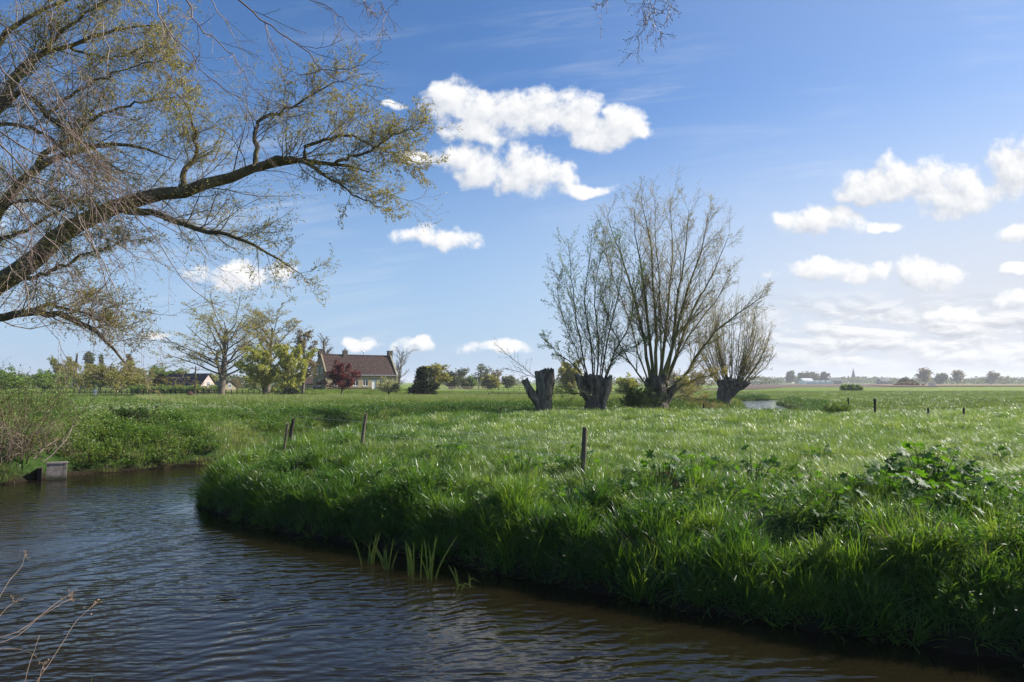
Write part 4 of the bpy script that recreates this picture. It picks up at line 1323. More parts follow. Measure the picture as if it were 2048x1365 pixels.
# thorn scrub on the left bank
bush(rng, 'thorn_shrub', 'tangled twiggy thorn shrub with fresh leaves hanging over the far left bank', base_at(40, 905, 22.5), 2.2, 3.2, 16, 'young_leaf', 0.06, 2, bark='limb_bark', lean=(0.35, -0.1))
bush(rng, 'thorn_shrub', 'brown leafless thorn tangle left of the concrete slab', base_at(15, 935, 21.6), 1.6, 1.9, 24, 'olive_leaf', 0.045, 1, bark='whip', lean=(0.3, -0.2))
bush(rng, 'thorn_shrub', 'bushy green shrub at the left edge behind the thorns', base_at(60, 842, 30.5), 3.2, 2.4, 22, 'green_leaf', 0.09, 4, bark='limb_bark', lean=(0.2, 0))
bush(rng, 'bramble_bush', 'dark green bramble clump in the middle of the left bank', base_at(258, 868, 28), 1.3, 0.9, 24, 'bush_leaf', 0.07, 7)

# ------------------------------------------------------------------ the big budding tree on the left bank
rng = np.random.default_rng(41)
TD = 22.0
tb = np.array((-20.6, 23.2, 0.0))
tb[2] = hz1(tb[0], tb[1])
trunk_path = [np.array((0, 0, -0.4)), np.array((0.1, 0, 1.2)), np.array((0.5, -0.2, 2.6)), np.array((1.3, -0.3, 3.6))]
BIG = [
    # path in the photograph, depth at start and end, radius in photograph pixels at start and end
    ([(-150, 700), (-60, 615), (40, 540), (110, 480), (200, 425), (290, 395), (390, 378), (470, 350), (520, 333), (575, 322), (640, 324), (690, 330), (740, 345)], 23, 21.5, 36.08, 1.75),
    ([(508, 336), (512, 300), (510, 262), (522, 238), (560, 225), (600, 205), (650, 175), (700, 155)], 21.9, 22.6, 9.02, 1.05),
    ([(520, 330), (560, 318), (600, 322), (640, 345), (680, 370), (720, 395), (765, 415)], 21.8, 20.8, 9.84, 1.05),
    ([(610, 320), (612, 296), (640, 285), (690, 270), (740, 290), (790, 310), (840, 330)], 21.7, 22.2, 7.38, 0.9),
    ([(660, 330), (690, 318), (740, 300), (790, 270), (830, 255)], 21.6, 21.0, 6.56, 0.9),
    ([(250, 422), (300, 424), (345, 440), (395, 458), (440, 468), (480, 480), (530, 505), (575, 530), (600, 548)], 22.5, 21.6, 13.12, 1.05),
    ([(365, 375), (372, 340), (392, 310), (388, 260), (375, 215), (350, 185)], 22.2, 22.6, 10.66, 1.05),
    ([(-140, 690), (-60, 650), (20, 634), (85, 626), (130, 636), (180, 655), (215, 685), (245, 720), (270, 750)], 23, 20.6, 16.4, 1.05),
    ([(60, 620), (95, 610), (130, 618), (180, 630), (230, 655)], 22.4, 22.0, 6.56, 0.9),
    ([(40, 560), (85, 548), (130, 532), (170, 508), (215, 495), (260, 480)], 22.7, 21.0, 7.0848, 1.05),
    ([(-150, 690), (-70, 520), (0, 420), (60, 345), (110, 315), (170, 300), (230, 290), (300, 300), (350, 320)], 23, 22.4, 20.0736, 1.4),
    ([(60, 350), (100, 300), (140, 280), (185, 240), (240, 215), (300, 200), (350, 195)], 22.7, 23.4, 10.6272, 1.05),
    ([(-140, 690), (-90, 430), (-30, 260), (40, 180), (90, 225), (135, 262), (180, 290), (230, 335), (280, 350)], 23, 21.5, 15.3504, 1.4),
    ([(-60, 330), (0, 210), (60, 120), (130, 95), (200, 70), (270, 50), (330, 55)], 22.6, 23.5, 12.9888, 1.4),
    ([(20, 180), (80, 110), (130, 60), (190, 15), (250, -20)], 22.8, 22.0, 8.2656, 1.4),
    ([(-80, 400), (-40, 200), (0, 80), (60, 30), (120, 10), (170, -20)], 22.8, 23.2, 14.1696, 1.75),
    ([(100, 225), (160, 180), (220, 150), (280, 130), (330, 120)], 22.9, 21.8, 5.3136, 1.05),
    ([(0, 420), (50, 400), (100, 410), (150, 430), (200, 440)], 22.5, 21.4, 6.4944, 1.05),
    ([(-100, 560), (-40, 500), (30, 470), (90, 440), (150, 400), (200, 370)], 23, 23.6, 9.4464, 1.05),
    ([(-20, 250), (40, 250), (90, 270), (150, 320), (200, 360), (240, 375)], 22.8, 21.6, 7.0848, 1.05),
    ([(130, 95), (180, 110), (240, 115), (300, 90), (350, 100)], 23.2, 22.6, 4.7232, 1.05),
]
limbs = []
for path, d0, d1, r0, r1 in BIG:
    limbs.append(limb_px(path, d0, d1, r0 * 0.62 / FPX * d0, max(r1 * 0.6 / FPX * d1, 0.010), rng, n=22, wob=0.03))
bits = [('trunk', mesh_np('trunk', rough_trunk(rng, [q for q in trunk_path], [1.0, 0.85, 0.85, 0.7], 34, 26, 0.08, 0.0), M['bark']))]
bits += limb_set(limbs, tb, M['limb_bark'], 9)
P_, R_ = pad_stack(limbs)
L_ = np.linalg.norm(np.diff(P_, axis=1), axis=2).sum(1)
p, d, l, r = sprout(rng, P_, R_, L_, 29, 0.15, 1.0, 0.4, 1.15, 0.36, 0.5, 0.28, bias=(0.15, 0, 0.25), rmin=0.008)
l = np.clip(l, 0.9, 3.2)
r = np.clip(r, 0.007, 0.022)
p1, r1 = grow(rng, p, d, l, r, 6, 0.17, 0.05, 0.3)
lv = crown_from(rng, (p1, r1), l, [dict(c=9, t0=0.15, a0=0.35, a1=1.0, ratio=0.50, tdec=0.35, n=4, w=0.17, trop=0.03, rr=0.5, rmin=0.005),
                                   dict(c=6, t0=0.15, a0=0.35, a1=1.0, ratio=0.48, tdec=0.3, n=2, w=0.2, trop=0.02, rr=0.6, rmin=0.0032)])
bits.append(('crown', mesh_np('crown', [tubes(p1 - tb, r1, 4), tubes(lv[0][0] - tb, lv[0][1], 3), tubes(lv[1][0] - tb, lv[1][1], 3)], M['twig'])))
pl, tl = pts_on(rng, lv[1][0], 3, 0.3, 1)
dn = norm(tl + rng.normal(0, 0.5, tl.shape) + np.array([0, 0, -0.25]))
bits.append(('foliage', mesh_np('foliage', [leaf_cards(rng, pl - tb, dn, 0.078, 0.34)], M['catkin'])))
put_tree('budding_tree', 'huge old tree just coming into bud, its long bent bough reaching over the river', 'tree', tb, None, bits)

# ------------------------------------------------------------------ near tree whose bare whips hang into the picture
rng = np.random.default_rng(42)
nb = np.array((-9.4, 4.6, 0.0))
nb[2] = hz1(nb[0], nb[1])
WH = [
    ([(300, -40), (312, 5), (335, 65), (380, 105), (405, 140), (465, 187), (500, 205), (560, 225)], 8.5, 3.0),
    ([(372, 0), (397, 50), (450, 90), (478, 130), (500, 172), (560, 212)], 8.0, 2.6),
    ([(465, -10), (525, 42), (580, 78), (620, 110), (660, 148), (705, 172), (762, 208)], 8.2, 3.0),
    ([(410, -20), (440, 30), (460, 60), (500, 130), (540, 200)], 8.8, 1.8),
    ([(530, 48), (540, 90), (560, 130), (600, 150), (640, 190)], 8.3, 1.5),
    ([(590, -8), (650, 12), (690, 42), (715, 70), (730, 82)], 7.5, 1.5),
    ([(600, 150), (660, 140), (705, 137), (735, 120), (765, 103)], 8.4, 1.5),
    ([(335, 65), (330, 110), (320, 160), (300, 215)], 8.5, 1.2),
    ([(395, 50), (400, 100), (385, 150), (410, 180)], 8.1, 1.2),
    ([(-40, 90), (20, 150), (70, 235), (110, 310), (160, 370), (200, 430), (235, 520), (262, 590)], 7.4, 3.4),
    ([(-30, 240), (60, 300), (120, 318), (190, 340), (270, 390), (340, 440), (400, 500), (450, 545)], 7.8, 3.2),
    ([(-30, 270), (0, 285), (60, 350), (130, 395), (180, 480), (215, 560), (240, 640), (250, 700)], 7.0, 3.4),
    ([(-30, 370), (20, 400), (80, 460), (120, 500), (160, 560), (210, 600), (280, 625), (355, 632)], 7.2, 2.8),
    ([(60, 250), (150, 330), (230, 400), (300, 460), (335, 520), (380, 570), (420, 600), (450, 615)], 7.6, 2.6),
    ([(-20, 320), (80, 400), (150, 450), (200, 510), (235, 580), (250, 650), (290, 690)], 6.8, 2.6),
    ([(130, 250), (190, 330), (250, 420), (285, 480), (330, 530), (410, 540)], 7.9, 2.0),
    ([(-20, 430), (40, 500), (90, 560), (150, 620), (200, 640), (260, 690), (290, 715)], 7.0, 2.2),
    ([(-20, 500), (40, 560), (70, 620), (120, 690), (165, 750)], 6.6, 2.0),
    ([(-20, 160), (60, 180), (120, 240), (160, 330), (190, 420), (200, 520)], 8.0, 2.4),
    ([(-20, 30), (50, 90), (100, 160), (130, 250), (140, 330)], 8.4, 2.6),
    ([(180, -20), (210, 60), (215, 140), (240, 200), (250, 270)], 8.6, 1.8),
    ([(240, -20), (265, 60), (300, 110), (330, 180)], 8.6, 1.6),
    ([(90, -20), (120, 70), (160, 140), (170, 220)], 8.4, 1.8),
    ([(470, 190), (510, 260), (530, 310), (545, 330)], 8.3, 1.2),
    ([(740, -10), (770, 15), (765, 45), (755, 75)], 7.0, 1.3),
    ([(720, -10), (738, 15), (746, 30)], 7.0, 1.2),
    ([(1185, 14), (1215, 2), (1240, -10)], 6.0, 1.3),
    ([(1270, -20), (1290, 10), (1295, 40), (1280, 75), (1275, 108)], 6.0, 1.4),
    ([(1290, 20), (1310, 50), (1325, 75)], 6.0, 1.0),
    ([(1320, -20), (1336, 0), (1340, 20), (1333, 45)], 6.1, 1.1),
    ([(1295, -30), (1300, 0), (1297, 30)], 6.0, 1.2),
]
for i in range(26):
    a0 = rng.uniform(-30, 180)
    b0 = rng.uniform(60, 480)
    ln = rng.uniform(120, 320)
    an = rng.uniform(0.55, 1.15)
    bend = rng.uniform(-0.25, 0.35)
    pth = [(a0 + ln * t * math.cos(an + bend * t), b0 + ln * t * math.sin(an + bend * t) * 0.9) for t in (0, .2, .4, .6, .8, 1)]
    WH.append((pth, rng.uniform(6.5, 9.5), rng.uniform(1.0, 1.8)))
whips = []
for path, D, rp in WH:
    whips.append(limb_px(path, D + rng.uniform(-0.3, 0.3), D + rng.uniform(-0.8, 0.8), rp / FPX * D * 0.62, 0.0020, rng, n=16, wob=0.016))
tk = [np.array((0, 0, -0.4)), np.array((0.2, 0.1, 2.5)), np.array((0.5, 0.4, 5.2)), np.array((1.4, 0.6, 8.6)), np.array((3.2, 0.9, 10.8))]
bits = [('trunk', mesh_np('trunk', rough_trunk(rng, tk, [0.62, 0.45, 0.38, 0.26, 0.10], 26, 30, 0.06, 0.0), M['bark']))]
# boughs from the stem to the place where the whips start
starts = [((-1.4, 7.3, 10.6), (-3.6, 8.2, 7.6)), ((-3.0, 6.6, 9.4), (-4.4, 7.6, 7.4)), ((0.6, 6.8, 11.0), (1.1, 6.0, 7.4)), ((-6.4, 6.6, 8.4), (-6.2, 7.6, 5.6)), ((-6.8, 6.2, 7.0), (-6.4, 7.2, 4.4)), ((-6.4, 6.0, 6.4), (-6.2, 6.9, 3.6))]
st0 = [10.2, 9.6, 10.6, 7.6, 6.4, 5.4]
for (mid, end), z0 in zip(starts, st0):
    zz = z0
    tkk = np.array(tk)
    sx = np.interp(zz, tkk[:, 2], tkk[:, 0])
    sy = np.interp(zz, tkk[:, 2], tkk[:, 1])
    pts = np.array([(sx, sy, zz), np.array(mid) - nb, np.array(end) - nb])
    pp, rr_ = resample(pts, np.array([0.10, 0.06, 0.015]), 16)
    bits.append(('bough', mesh_np('bough', [tubes(pp[None], rr_[None], 7)], M['limb_bark'])))
P_, R_ = pad_stack(whips)
L_ = np.linalg.norm(np.diff(P_, axis=1), axis=2).sum(1)
for pth, rd in whips:
    bits.append(('branch', mesh_np('branch', [tubes((pth - nb)[None], np.maximum(rd, 0.0022)[None], 5)], M['whip'])))
p, d, l, r = sprout(rng, P_, R_, L_, 11, 0.12, 1.0, 0.3, 0.85, 0.30, 0.4, 0.55, rmin=0.0019)
l = np.clip(l, 0.1, 0.75)
p1, r1 = grow(rng, p, d, l, r, 6, 0.12, -0.02, 0.55)
p2, d2, l2, r2 = sprout(rng, p1, r1, l, 4, 0.15, 0.95, 0.4, 0.9, 0.45, 0.4, 0.75, rmin=0.0016)
p2, r2 = grow(rng, p2, d2, l2, r2, 4, 0.14, -0.01, 0.7)
bits.append(('crown', mesh_np('crown', [tubes(p1 - nb, r1, 3), tubes(p2 - nb, r2, 3)], M['whip'])))
tips = np.concatenate([p1[:, -1], p2[:, -1], pts_on(rng, p1, 2, 0.2, 0.9)[0]])
tdir = np.concatenate([p1[:, -1] - p1[:, -2], p2[:, -1] - p2[:, -2], pts_on(rng, p1, 2, 0.2, 0.9)[1]])
tdir = norm(tdir + rng.normal(0, 0.01, tdir.shape))
bp_, br_ = tips[:, None, :] + tdir[:, None, :] * np.array([0, 0.009, 0.02])[None, :, None], np.tile(np.array([0.0018, 0.0036, 0.0008]), (len(tips), 1))
bits.append(('buds', mesh_np('buds', [tubes(bp_ - nb, br_, 4)], M['brown_stalk'])))
put_tree('overhanging_tree', 'nearer tree of bare reddish whips with pointed buds hanging down into the top left', 'tree', nb, None, bits)

# ------------------------------------------------------------------ farmhouse
def bmat(name, stops, **kw):
    M[name] = mat_simple(name, stops, **kw)


def brick_mat(name, c1, c2, mortar, scale, rough=0.9):
    m, kk, o = new_mat(name)
    t = kk.n('ShaderNodeTexCoord')
    sp = kk.n('ShaderNodeSeparateXYZ', i_0=t.outputs['Object'])
    v = kk.n('ShaderNodeCombineXYZ', i_0=kk.m('ADD', sp.outputs[0], sp.outputs[1]), i_1=sp.outputs[2])
    b = kk.n('ShaderNodeTexBrick', i_Vector=v, i_Color1=c1, i_Color2=c2, i_Mortar=mortar, i_Scale=scale)
    b.inputs['Mortar Size'].default_value = 0.012
    b.inputs['Brick Width'].default_value = 0.5
    b.inputs['Row Height'].default_value = 0.16
    n = kk.noise(t.outputs['Object'], 0.9, 5, 0.6)
    c = kk.mix(kk.m('MULTIPLY', kk.ss(n, 0.35, 0.75), 0.5), b.outputs['Color'], (c2[0] * 0.6, c2[1] * 0.6, c2[2] * 0.55))
    bm = kk.n('ShaderNodeBump', i_Strength=0.4, i_Distance=0.01, i_Height=b.outputs['Fac'])
    bm.invert = True
    p_ = kk.n('ShaderNodeBsdfPrincipled', i_Base__Color=c, i_Roughness=rough, i_Normal=bm)
    kk.put(o.inputs[0], p_)
    M[name] = m


brick_mat('yellow_brick', (0.46, 0.36, 0.215), (0.38, 0.29, 0.17), (0.42, 0.37, 0.28), 2.2)
brick_mat('dimmed_brick', (0.34, 0.28, 0.18), (0.27, 0.22, 0.14), (0.3, 0.27, 0.2), 2.2)  # yellow brick darkened: the gable's shade is put into its colour
brick_mat('chimney_brick', (0.13, 0.10, 0.075), (0.09, 0.07, 0.055), (0.16, 0.14, 0.12), 2.2)
brick_mat('salmon_brick', (0.46, 0.28, 0.19), (0.38, 0.22, 0.15), (0.4, 0.32, 0.25), 2.2)
brick_mat('pinkish_brick', (0.55, 0.44, 0.40), (0.47, 0.37, 0.34), (0.5, 0.45, 0.42), 2.2)
bmat('plinth', [(0.3, (0.035, 0.02, 0.018)), (0.7, (0.075, 0.045, 0.04))], scale=4, rough=0.7)
bmat('roof_tile', [(0.3, (0.022, 0.016, 0.016)), (0.45, (0.052, 0.032, 0.027)), (0.58, (0.082, 0.048, 0.038)), (0.75, (0.15, 0.10, 0.075))], scale=2.6, rough=0.85, bump=0.5, bscale=9, detail=8)
bmat('slate_roof', [(0.3, (0.012, 0.013, 0.018)), (0.7, (0.028, 0.03, 0.038))], scale=1.5, rough=0.6, bump=0.3)
bmat('white_paint', [(0.3, (0.68, 0.68, 0.66)), (0.7, (0.8, 0.8, 0.79))], scale=3, rough=0.5, bump=0.05)
bmat('grey_white', [(0.3, (0.5, 0.52, 0.54)), (0.7, (0.66, 0.67, 0.68))], scale=0.4, rough=0.6, bump=0.05)
bmat('dark_glass', [(0.4, (0.015, 0.018, 0.022)), (0.7, (0.03, 0.035, 0.04))], scale=2, rough=0.06, bump=0.0, spec=0.8)
bmat('grey_metal', [(0.3, (0.35, 0.36, 0.37)), (0.7, (0.5, 0.5, 0.5))], scale=3, rough=0.35, bump=0.0)
bmat('tyre', [(0.3, (0.012, 0.012, 0.012)), (0.7, (0.03, 0.03, 0.03))], scale=4, rough=0.9)
bmat('rail_wood', [(0.3, (0.028, 0.022, 0.017)), (0.7, (0.07, 0.056, 0.045))], scale=3, rough=0.9)
bmat('pale_rail', [(0.3, (0.34, 0.25, 0.2)), (0.7, (0.5, 0.4, 0.33))], scale=3, rough=0.9)
bmat('car_white', [(0.3, (0.6, 0.6, 0.6)), (0.7, (0.72, 0.72, 0.72))], scale=1, rough=0.3, bump=0.0, spec=0.5)


def wall_open(L, H, th, opens, z0=0.0):
    """wall along +x from 0..L, outer face y=0, thickness to +y, rectangular openings (x0,x1,z0,z1)"""
    xs_ = sorted(set([0.0, L] + [q for o_ in opens for q in o_[:2]]))
    zs_ = sorted(set([z0, H] + [q for o_ in opens for q in o_[2:]]))
    parts = []
    for a, b in zip(xs_[:-1], xs_[1:]):
        for c, d in zip(zs_[:-1], zs_[1:]):
            cx, cz = (a + b) / 2, (c + d) / 2
            if any(o_[0] < cx < o_[1] and o_[2] < cz < o_[3] for o_ in opens):
                continue
            parts.append(box(a, b, 0, th, c, d))
    return parts


def window(parent, x0, x1, z0, z1, y, cols=2, rows=2, axis='x', mat='white_paint'):
    """sash window with its frame, glazing bars and panes; axis tells along which axis the wall runs"""
    w = 0.09

    def bx(a, b, y0, y1, c, d):
        return box(a, b, y0, y1, c, d) if axis == 'x' else box(y0, y1, a, b, c, d)
    fr = [bx(x0, x0 + w, y, y + 0.07, z0, z1), bx(x1 - w, x1, y, y + 0.07, z0, z1), bx(x0 + w, x1 - w, y, y + 0.07, z1 - w, z1), bx(x0 + w, x1 - w, y, y + 0.07, z0, z0 + w)]
    zt = z0 + (z1 - z0) * 0.68
    fr.append(bx(x0 + w, x1 - w, y + 0.004, y + 0.066, zt - 0.045, zt + 0.045))
    xm = (x0 + x1) / 2
    fr.append(bx(xm - 0.045, xm + 0.045, y + 0.008, y + 0.062, z0 + w, zt - 0.045))
    fr.append(bx(xm - 0.045, xm + 0.045, y + 0.008, y + 0.062, zt + 0.045, z1 - w))
    win = link('window', mesh_np('window', fr, M[mat], False), parent)
    for a, b in ((x0 + w, xm - 0.045), (xm + 0.045, x1 - w)):
        for c, d in ((z0 + w, zt - 0.045), (zt + 0.045, z1 - w)):
            link('pane', mesh_np('pane', [bx(a, b, y + 0.03, y + 0.04, c, d)], M['dark_glass'], False), win)
    sl = bx(x0 - 0.08, x1 + 0.08, y - 0.16, y, z0 - 0.09, z0 - 0.002)
    link('sill', mesh_np('sill', [sl], M['white_paint'], False), win)
    return win


HL, HD, EAVE, RIDGE = 15.0, 7.2, 3.0, 7.15
house = thing('farmhouse', 'yellow brick farmhouse with a steep mottled brown tiled roof, on a grassy mound', 'house', (HOUSE[0], HOUSE[1], HOUSE_Z), HOUSE_A)
winx = [1.55, 3.9, 6.05, 8.15, 11.75]
ops = [(c_ - 0.55, c_ + 0.55, 0.75, 2.4) for c_ in winx] + [(9.55, 10.6, 0.0, 2.5)]
link('wall', mesh_np('wall', wall_open(HL, EAVE, 0.3, ops, -0.6), M['yellow_brick'], False), house)
for c_ in winx:
    window(house, c_ - 0.55, c_ + 0.55, 0.75, 2.4, 0.1)
link('wall', mesh_np('wall', [box(0, HL, HD - 0.3, HD, -0.6, EAVE)], M['yellow_brick'], False), house)
# gable walls, with parapets proud of the roof
for gxx, mt in ((0.0, 'dimmed_brick'), (HL, 'dimmed_brick')):
    x0_, x1_ = (gxx - 0.30, gxx) if gxx == 0 else (gxx, gxx + 0.30)
    prof = [(-0.15, -0.6), (HD + 0.15, -0.6), (HD + 0.15, EAVE + 0.1), (HD / 2 + 0.5, RIDGE + 0.12), (HD / 2 - 0.5, RIDGE + 0.12), (-0.15, EAVE + 0.1)]
    n_ = len(prof)
    v = np.array([(x0_, a, b) for a, b in prof] + [(x1_, a, b) for a, b in prof])
    j = np.arange(n_)
    gw = link('gable_wall', mesh_np('gable_wall', [(v, np.stack([j, (j + 1) % n_, n_ + (j + 1) % n_, n_ + j], -1)), (v, [list(range(n_))[::-1]]), (v, [list(range(n_, 2 * n_))])], M[mt], False), house)
    if gxx == 0:
        for yy, zz in ((2.2, 3.3), (4.6, 3.3), (3.4, 0.8)):
            window(house, yy - 0.4, yy + 0.4, zz, zz + 1.3, -0.36, axis='y')
    # chimney on the gable
    cx0 = gxx - 0.62 if gxx == 0 else gxx - 0.32
    ch = link('chimney', mesh_np('chimney', [box(cx0, cx0 + 0.94, HD / 2 - 0.45, HD / 2 + 0.45, RIDGE - 0.5, RIDGE + 1.0)], M['chimney_brick'], False), house)
    link('chimney_cap', mesh_np('chimney_cap', [box(cx0 - 0.06, cx0 + 1.0, HD / 2 - 0.51, HD / 2 + 0.51, RIDGE + 1.002, RIDGE + 1.12)], M['chimney_brick'], False), ch)
ch = link('chimney', mesh_np('chimney', [box(4.6, 5.5, HD / 2 - 0.4, HD / 2 + 0.4, RIDGE - 0.5, RIDGE + 1.0)], M['chimney_brick'], False), house)
link('chimney_pot', mesh_np('chimney_pot', [tubes(np.array([[(5.05, HD / 2, RIDGE + 1.0), (5.05, HD / 2, RIDGE + 1.4)]]), np.array([[0.14, 0.12]]), 10)], M['chimney_brick'], False), ch)
link('plinth', mesh_np('plinth', [box(0.0, 9.53, -0.05, -0.004, -0.6, 0.42), box(10.62, HL, -0.05, -0.004, -0.6, 0.42), box(-0.36, -0.304, -0.15, HD, -0.6, 0.42)], M['plinth'], False), house)
link('gutter', mesh_np('gutter', [box(0.02, HL - 0.02, -0.32, -0.20, EAVE - 0.10, EAVE + 0.02)], M['grey_metal'], False), house)
dr = link('door', mesh_np('door', [box(9.55, 10.6, 0.12, 0.18, 0.0, 1.98)], M['white_paint'], False), house)
link('handle', mesh_np('handle', [box(10.42, 10.48, 0.07, 0.12, 0.95, 1.1)], M['grey_metal'], False), dr)
fr = link('transom_window', mesh_np('transom_window', [box(9.55, 9.63, 0.1, 0.17, 1.985, 2.5), box(10.52, 10.6, 0.1, 0.17, 1.985, 2.5), box(9.63, 10.52, 0.1, 0.17, 2.42, 2.5), box(10.035, 10.115, 0.104, 0.166, 1.985, 2.42)], M['white_paint'], False), house)
for a, b in ((9.63, 10.035), (10.115, 10.52)):
    link('pane', mesh_np('pane', [box(a, b, 0.13, 0.14, 1.985, 2.42)], M['dark_glass'], False), fr)
link('doorstep', mesh_np('doorstep', [box(9.3, 10.85, -0.5, -0.055, -0.6, 0.08)], M['concrete'], False), house)
# tiled roof slopes: courses of overlapping wavy tiles
slope = math.hypot(HD / 2 + 0.3, RIDGE - EAVE + 0.35)
for side in (0, 1):
    nC, nW = 22, 150
    ti = np.linspace(0, 1, nC + 1)
    V, F = [], []
    for c_ in range(nC):
        for q, e in ((0, 0.05), (1, 0.0)):
            f_ = ti[c_] if q == 0 else ti[c_ + 1] + 0.004
            xx = np.linspace(0.02, HL - 0.02, nW)
            wave = 0.022 * np.sin(xx / 0.2 * 2 * np.pi)
            yy = -0.3 + f_ * (HD / 2 + 0.3)
            zz = EAVE - 0.35 + 0.02 + f_ * (RIDGE - EAVE + 0.35)
            V.append(np.stack([xx, np.full(nW, yy if side == 0 else HD - yy), zz + wave + e], -1))
        b0 = c_ * 2 * nW
        jj = np.arange(nW - 1)
        F.append(np.stack([b0 + jj, b0 + jj + 1, b0 + nW + jj + 1, b0 + nW + jj], -1))
        if c_ < nC - 1:
            F.append(np.stack([b0 + nW + jj, b0 + nW + jj + 1, b0 + 2 * nW + jj + 1, b0 + 2 * nW + jj], -1))
    link('roof', mesh_np('roof', [(np.concatenate(V), np.concatenate(F))], M['roof_tile'], False), house)
link('ridge_tiles', mesh_np('ridge_tiles', [tubes(np.array([[(0.02, HD / 2, RIDGE + 0.02), (HL - 0.02, HD / 2, RIDGE + 0.02)]]), np.array([[0.13, 0.13]]), 8)], M['roof_tile']), house)
vn = link('roof_vent', mesh_np('roof_vent', [tubes(np.array([[(9.1, HD / 2, RIDGE), (9.1, HD / 2, RIDGE + 0.75)]]), np.array([[0.07, 0.07]]), 8)], M['grey_metal']), house)
link('vent_cap', mesh_np('vent_cap', [tubes(np.array([[(9.1, HD / 2, RIDGE + 0.75), (9.1, HD / 2, RIDGE + 0.95)]]), np.array([[0.32, 0.05]]), 10), box(8.72, 9.02, HD / 2 - 0.03, HD / 2 + 0.03, RIDGE + 0.85, RIDGE + 1.1)], M['white_paint']), vn)


def shed(name, label, px, base_py, D, L, Wd, H, ridge, yaw, wallmat, roofmat, door=None, gable_win=True, over=0.25, cat='barn'):
    x_, y_, _ = at(px, base_py, D)
    t = thing(name, label, cat, (x_, y_, hz1(x_, y_) - 0.1), yaw)
    for y0_, y1_ in ((0, 0.25), (Wd - 0.25, Wd)):
        link('wall', mesh_np('wall', [box(0.25, L - 0.25, y0_, y1_, -0.5, H)], M[wallmat], False), t)
    for gx0 in (0.0, L - 0.25):
        prof = [(0, -0.5), (Wd, -0.5), (Wd, H), (Wd / 2, ridge), (0, H)]
        v = np.array([(gx0, a, b) for a, b in prof] + [(gx0 + 0.25, a, b) for a, b in prof])
        j = np.arange(5)
        link('gable_wall', mesh_np('gable_wall', [(v, np.stack([j, (j + 1) % 5, 5 + (j + 1) % 5, 5 + j], -1)), (v, [[4, 3, 2, 1, 0]]), (v, [[5, 6, 7, 8, 9]])], M[wallmat], False), t)
    dz = (ridge - H) / (Wd / 2)
    for sgn in (0, 1):
        ya, yb = (-over, Wd / 2) if sgn == 0 else (Wd + over, Wd / 2)
        za, zb = H - over * dz, ridge
        v = np.array([(-over, ya, za + 0.02), (L + over, ya, za + 0.02), (L + over, yb, zb + 0.02), (-over, yb, zb + 0.02), (-over, ya, za + 0.16), (L + over, ya, za + 0.16), (L + over, yb, zb + 0.16), (-over, yb, zb + 0.16)])
        link('roof', mesh_np('roof', [(v, BOXF)], M[roofmat], False), t)
    if gable_win:
        window(t, Wd / 2 - 0.5, Wd / 2 + 0.5, H * 0.75, H * 0.75 + 1.2, L + 0.005, axis='y', mat='grey_white')
    for q in range(3):
        xx = L * (0.25 + 0.22 * q)
        window(t, xx - 0.45, xx + 0.45, H * 0.35, H * 0.85, -0.075, axis='x', mat='grey_white')
    return t


# dark roofed barn: gable end to the right
BL, BW = 10.6, 5.0
bx_, by_, _ = at(402, 775, 158)
yawb = RAD(-14)
t = shed('barn', 'long barn with a dark slate roof and a pale pinkish gable, behind the hedge', 402, 775, 158, BL, BW, 2.2, 4.6, yawb, 'pinkish_brick', 'slate_roof')
t.location.x -= BL * math.cos(yawb)
t.location.y -= BL * math.sin(yawb)
shed('outbuilding', 'small salmon brick outbuilding between the yellow willow and the house', 592, 780, 150, 5.5, 4.0, 2.3, 3.6, RAD(20), 'salmon_brick', 'roof_tile', gable_win=False, cat='shed')
t = shed('outbuilding', 'low farm building with a pale gable behind the big bare tree', 452, 776, 185, 5, 4, 1.6, 2.8, RAD(-30), 'dimmed_brick', 'slate_roof', cat='shed')
t.location.x -= 4.0
# hedge in front of the barn
rng = np.random.default_rng(51)
hb = base_at(350, 782, 146)
n_ = 9000
hx_ = rng.uniform(-9.5, 9.5, n_)
hp = np.stack([hx_, rng.normal(0, 0.5, n_), np.abs(rng.beta(1.4, 1.2, n_)) * (1.75 + 0.25 * np.sin(hx_ * 1.7) + 0.2 * np.sin(hx_ * 4.1))], 1)
dd = norm(rng.normal(0, 1, hp.shape) + np.array([0, 0, 0.4]))
sp_, sr_ = grow(rng, np.stack([rng.uniform(-9.5, 9.5, 60), rng.normal(0, 0.2, 60), np.full(60, -0.1)], 1), np.tile([0, 0, 1.0], (60, 1)), rng.uniform(1, 1.6, 60), np.full(60, 0.03), 4, 0.15)
ht = put_tree('hedge', 'bright green clipped hedge along the front of the barn', 'hedge', hb, None, [('stems', mesh_np('stems', [tubes(sp_, sr_, 4)], M['far_twig'])), ('foliage', mesh_np('foliage', [leaf_cards(rng, hp, dd, 0.26, 0.6)], M['green_leaf']))])
ht['kind'] = 'thing'


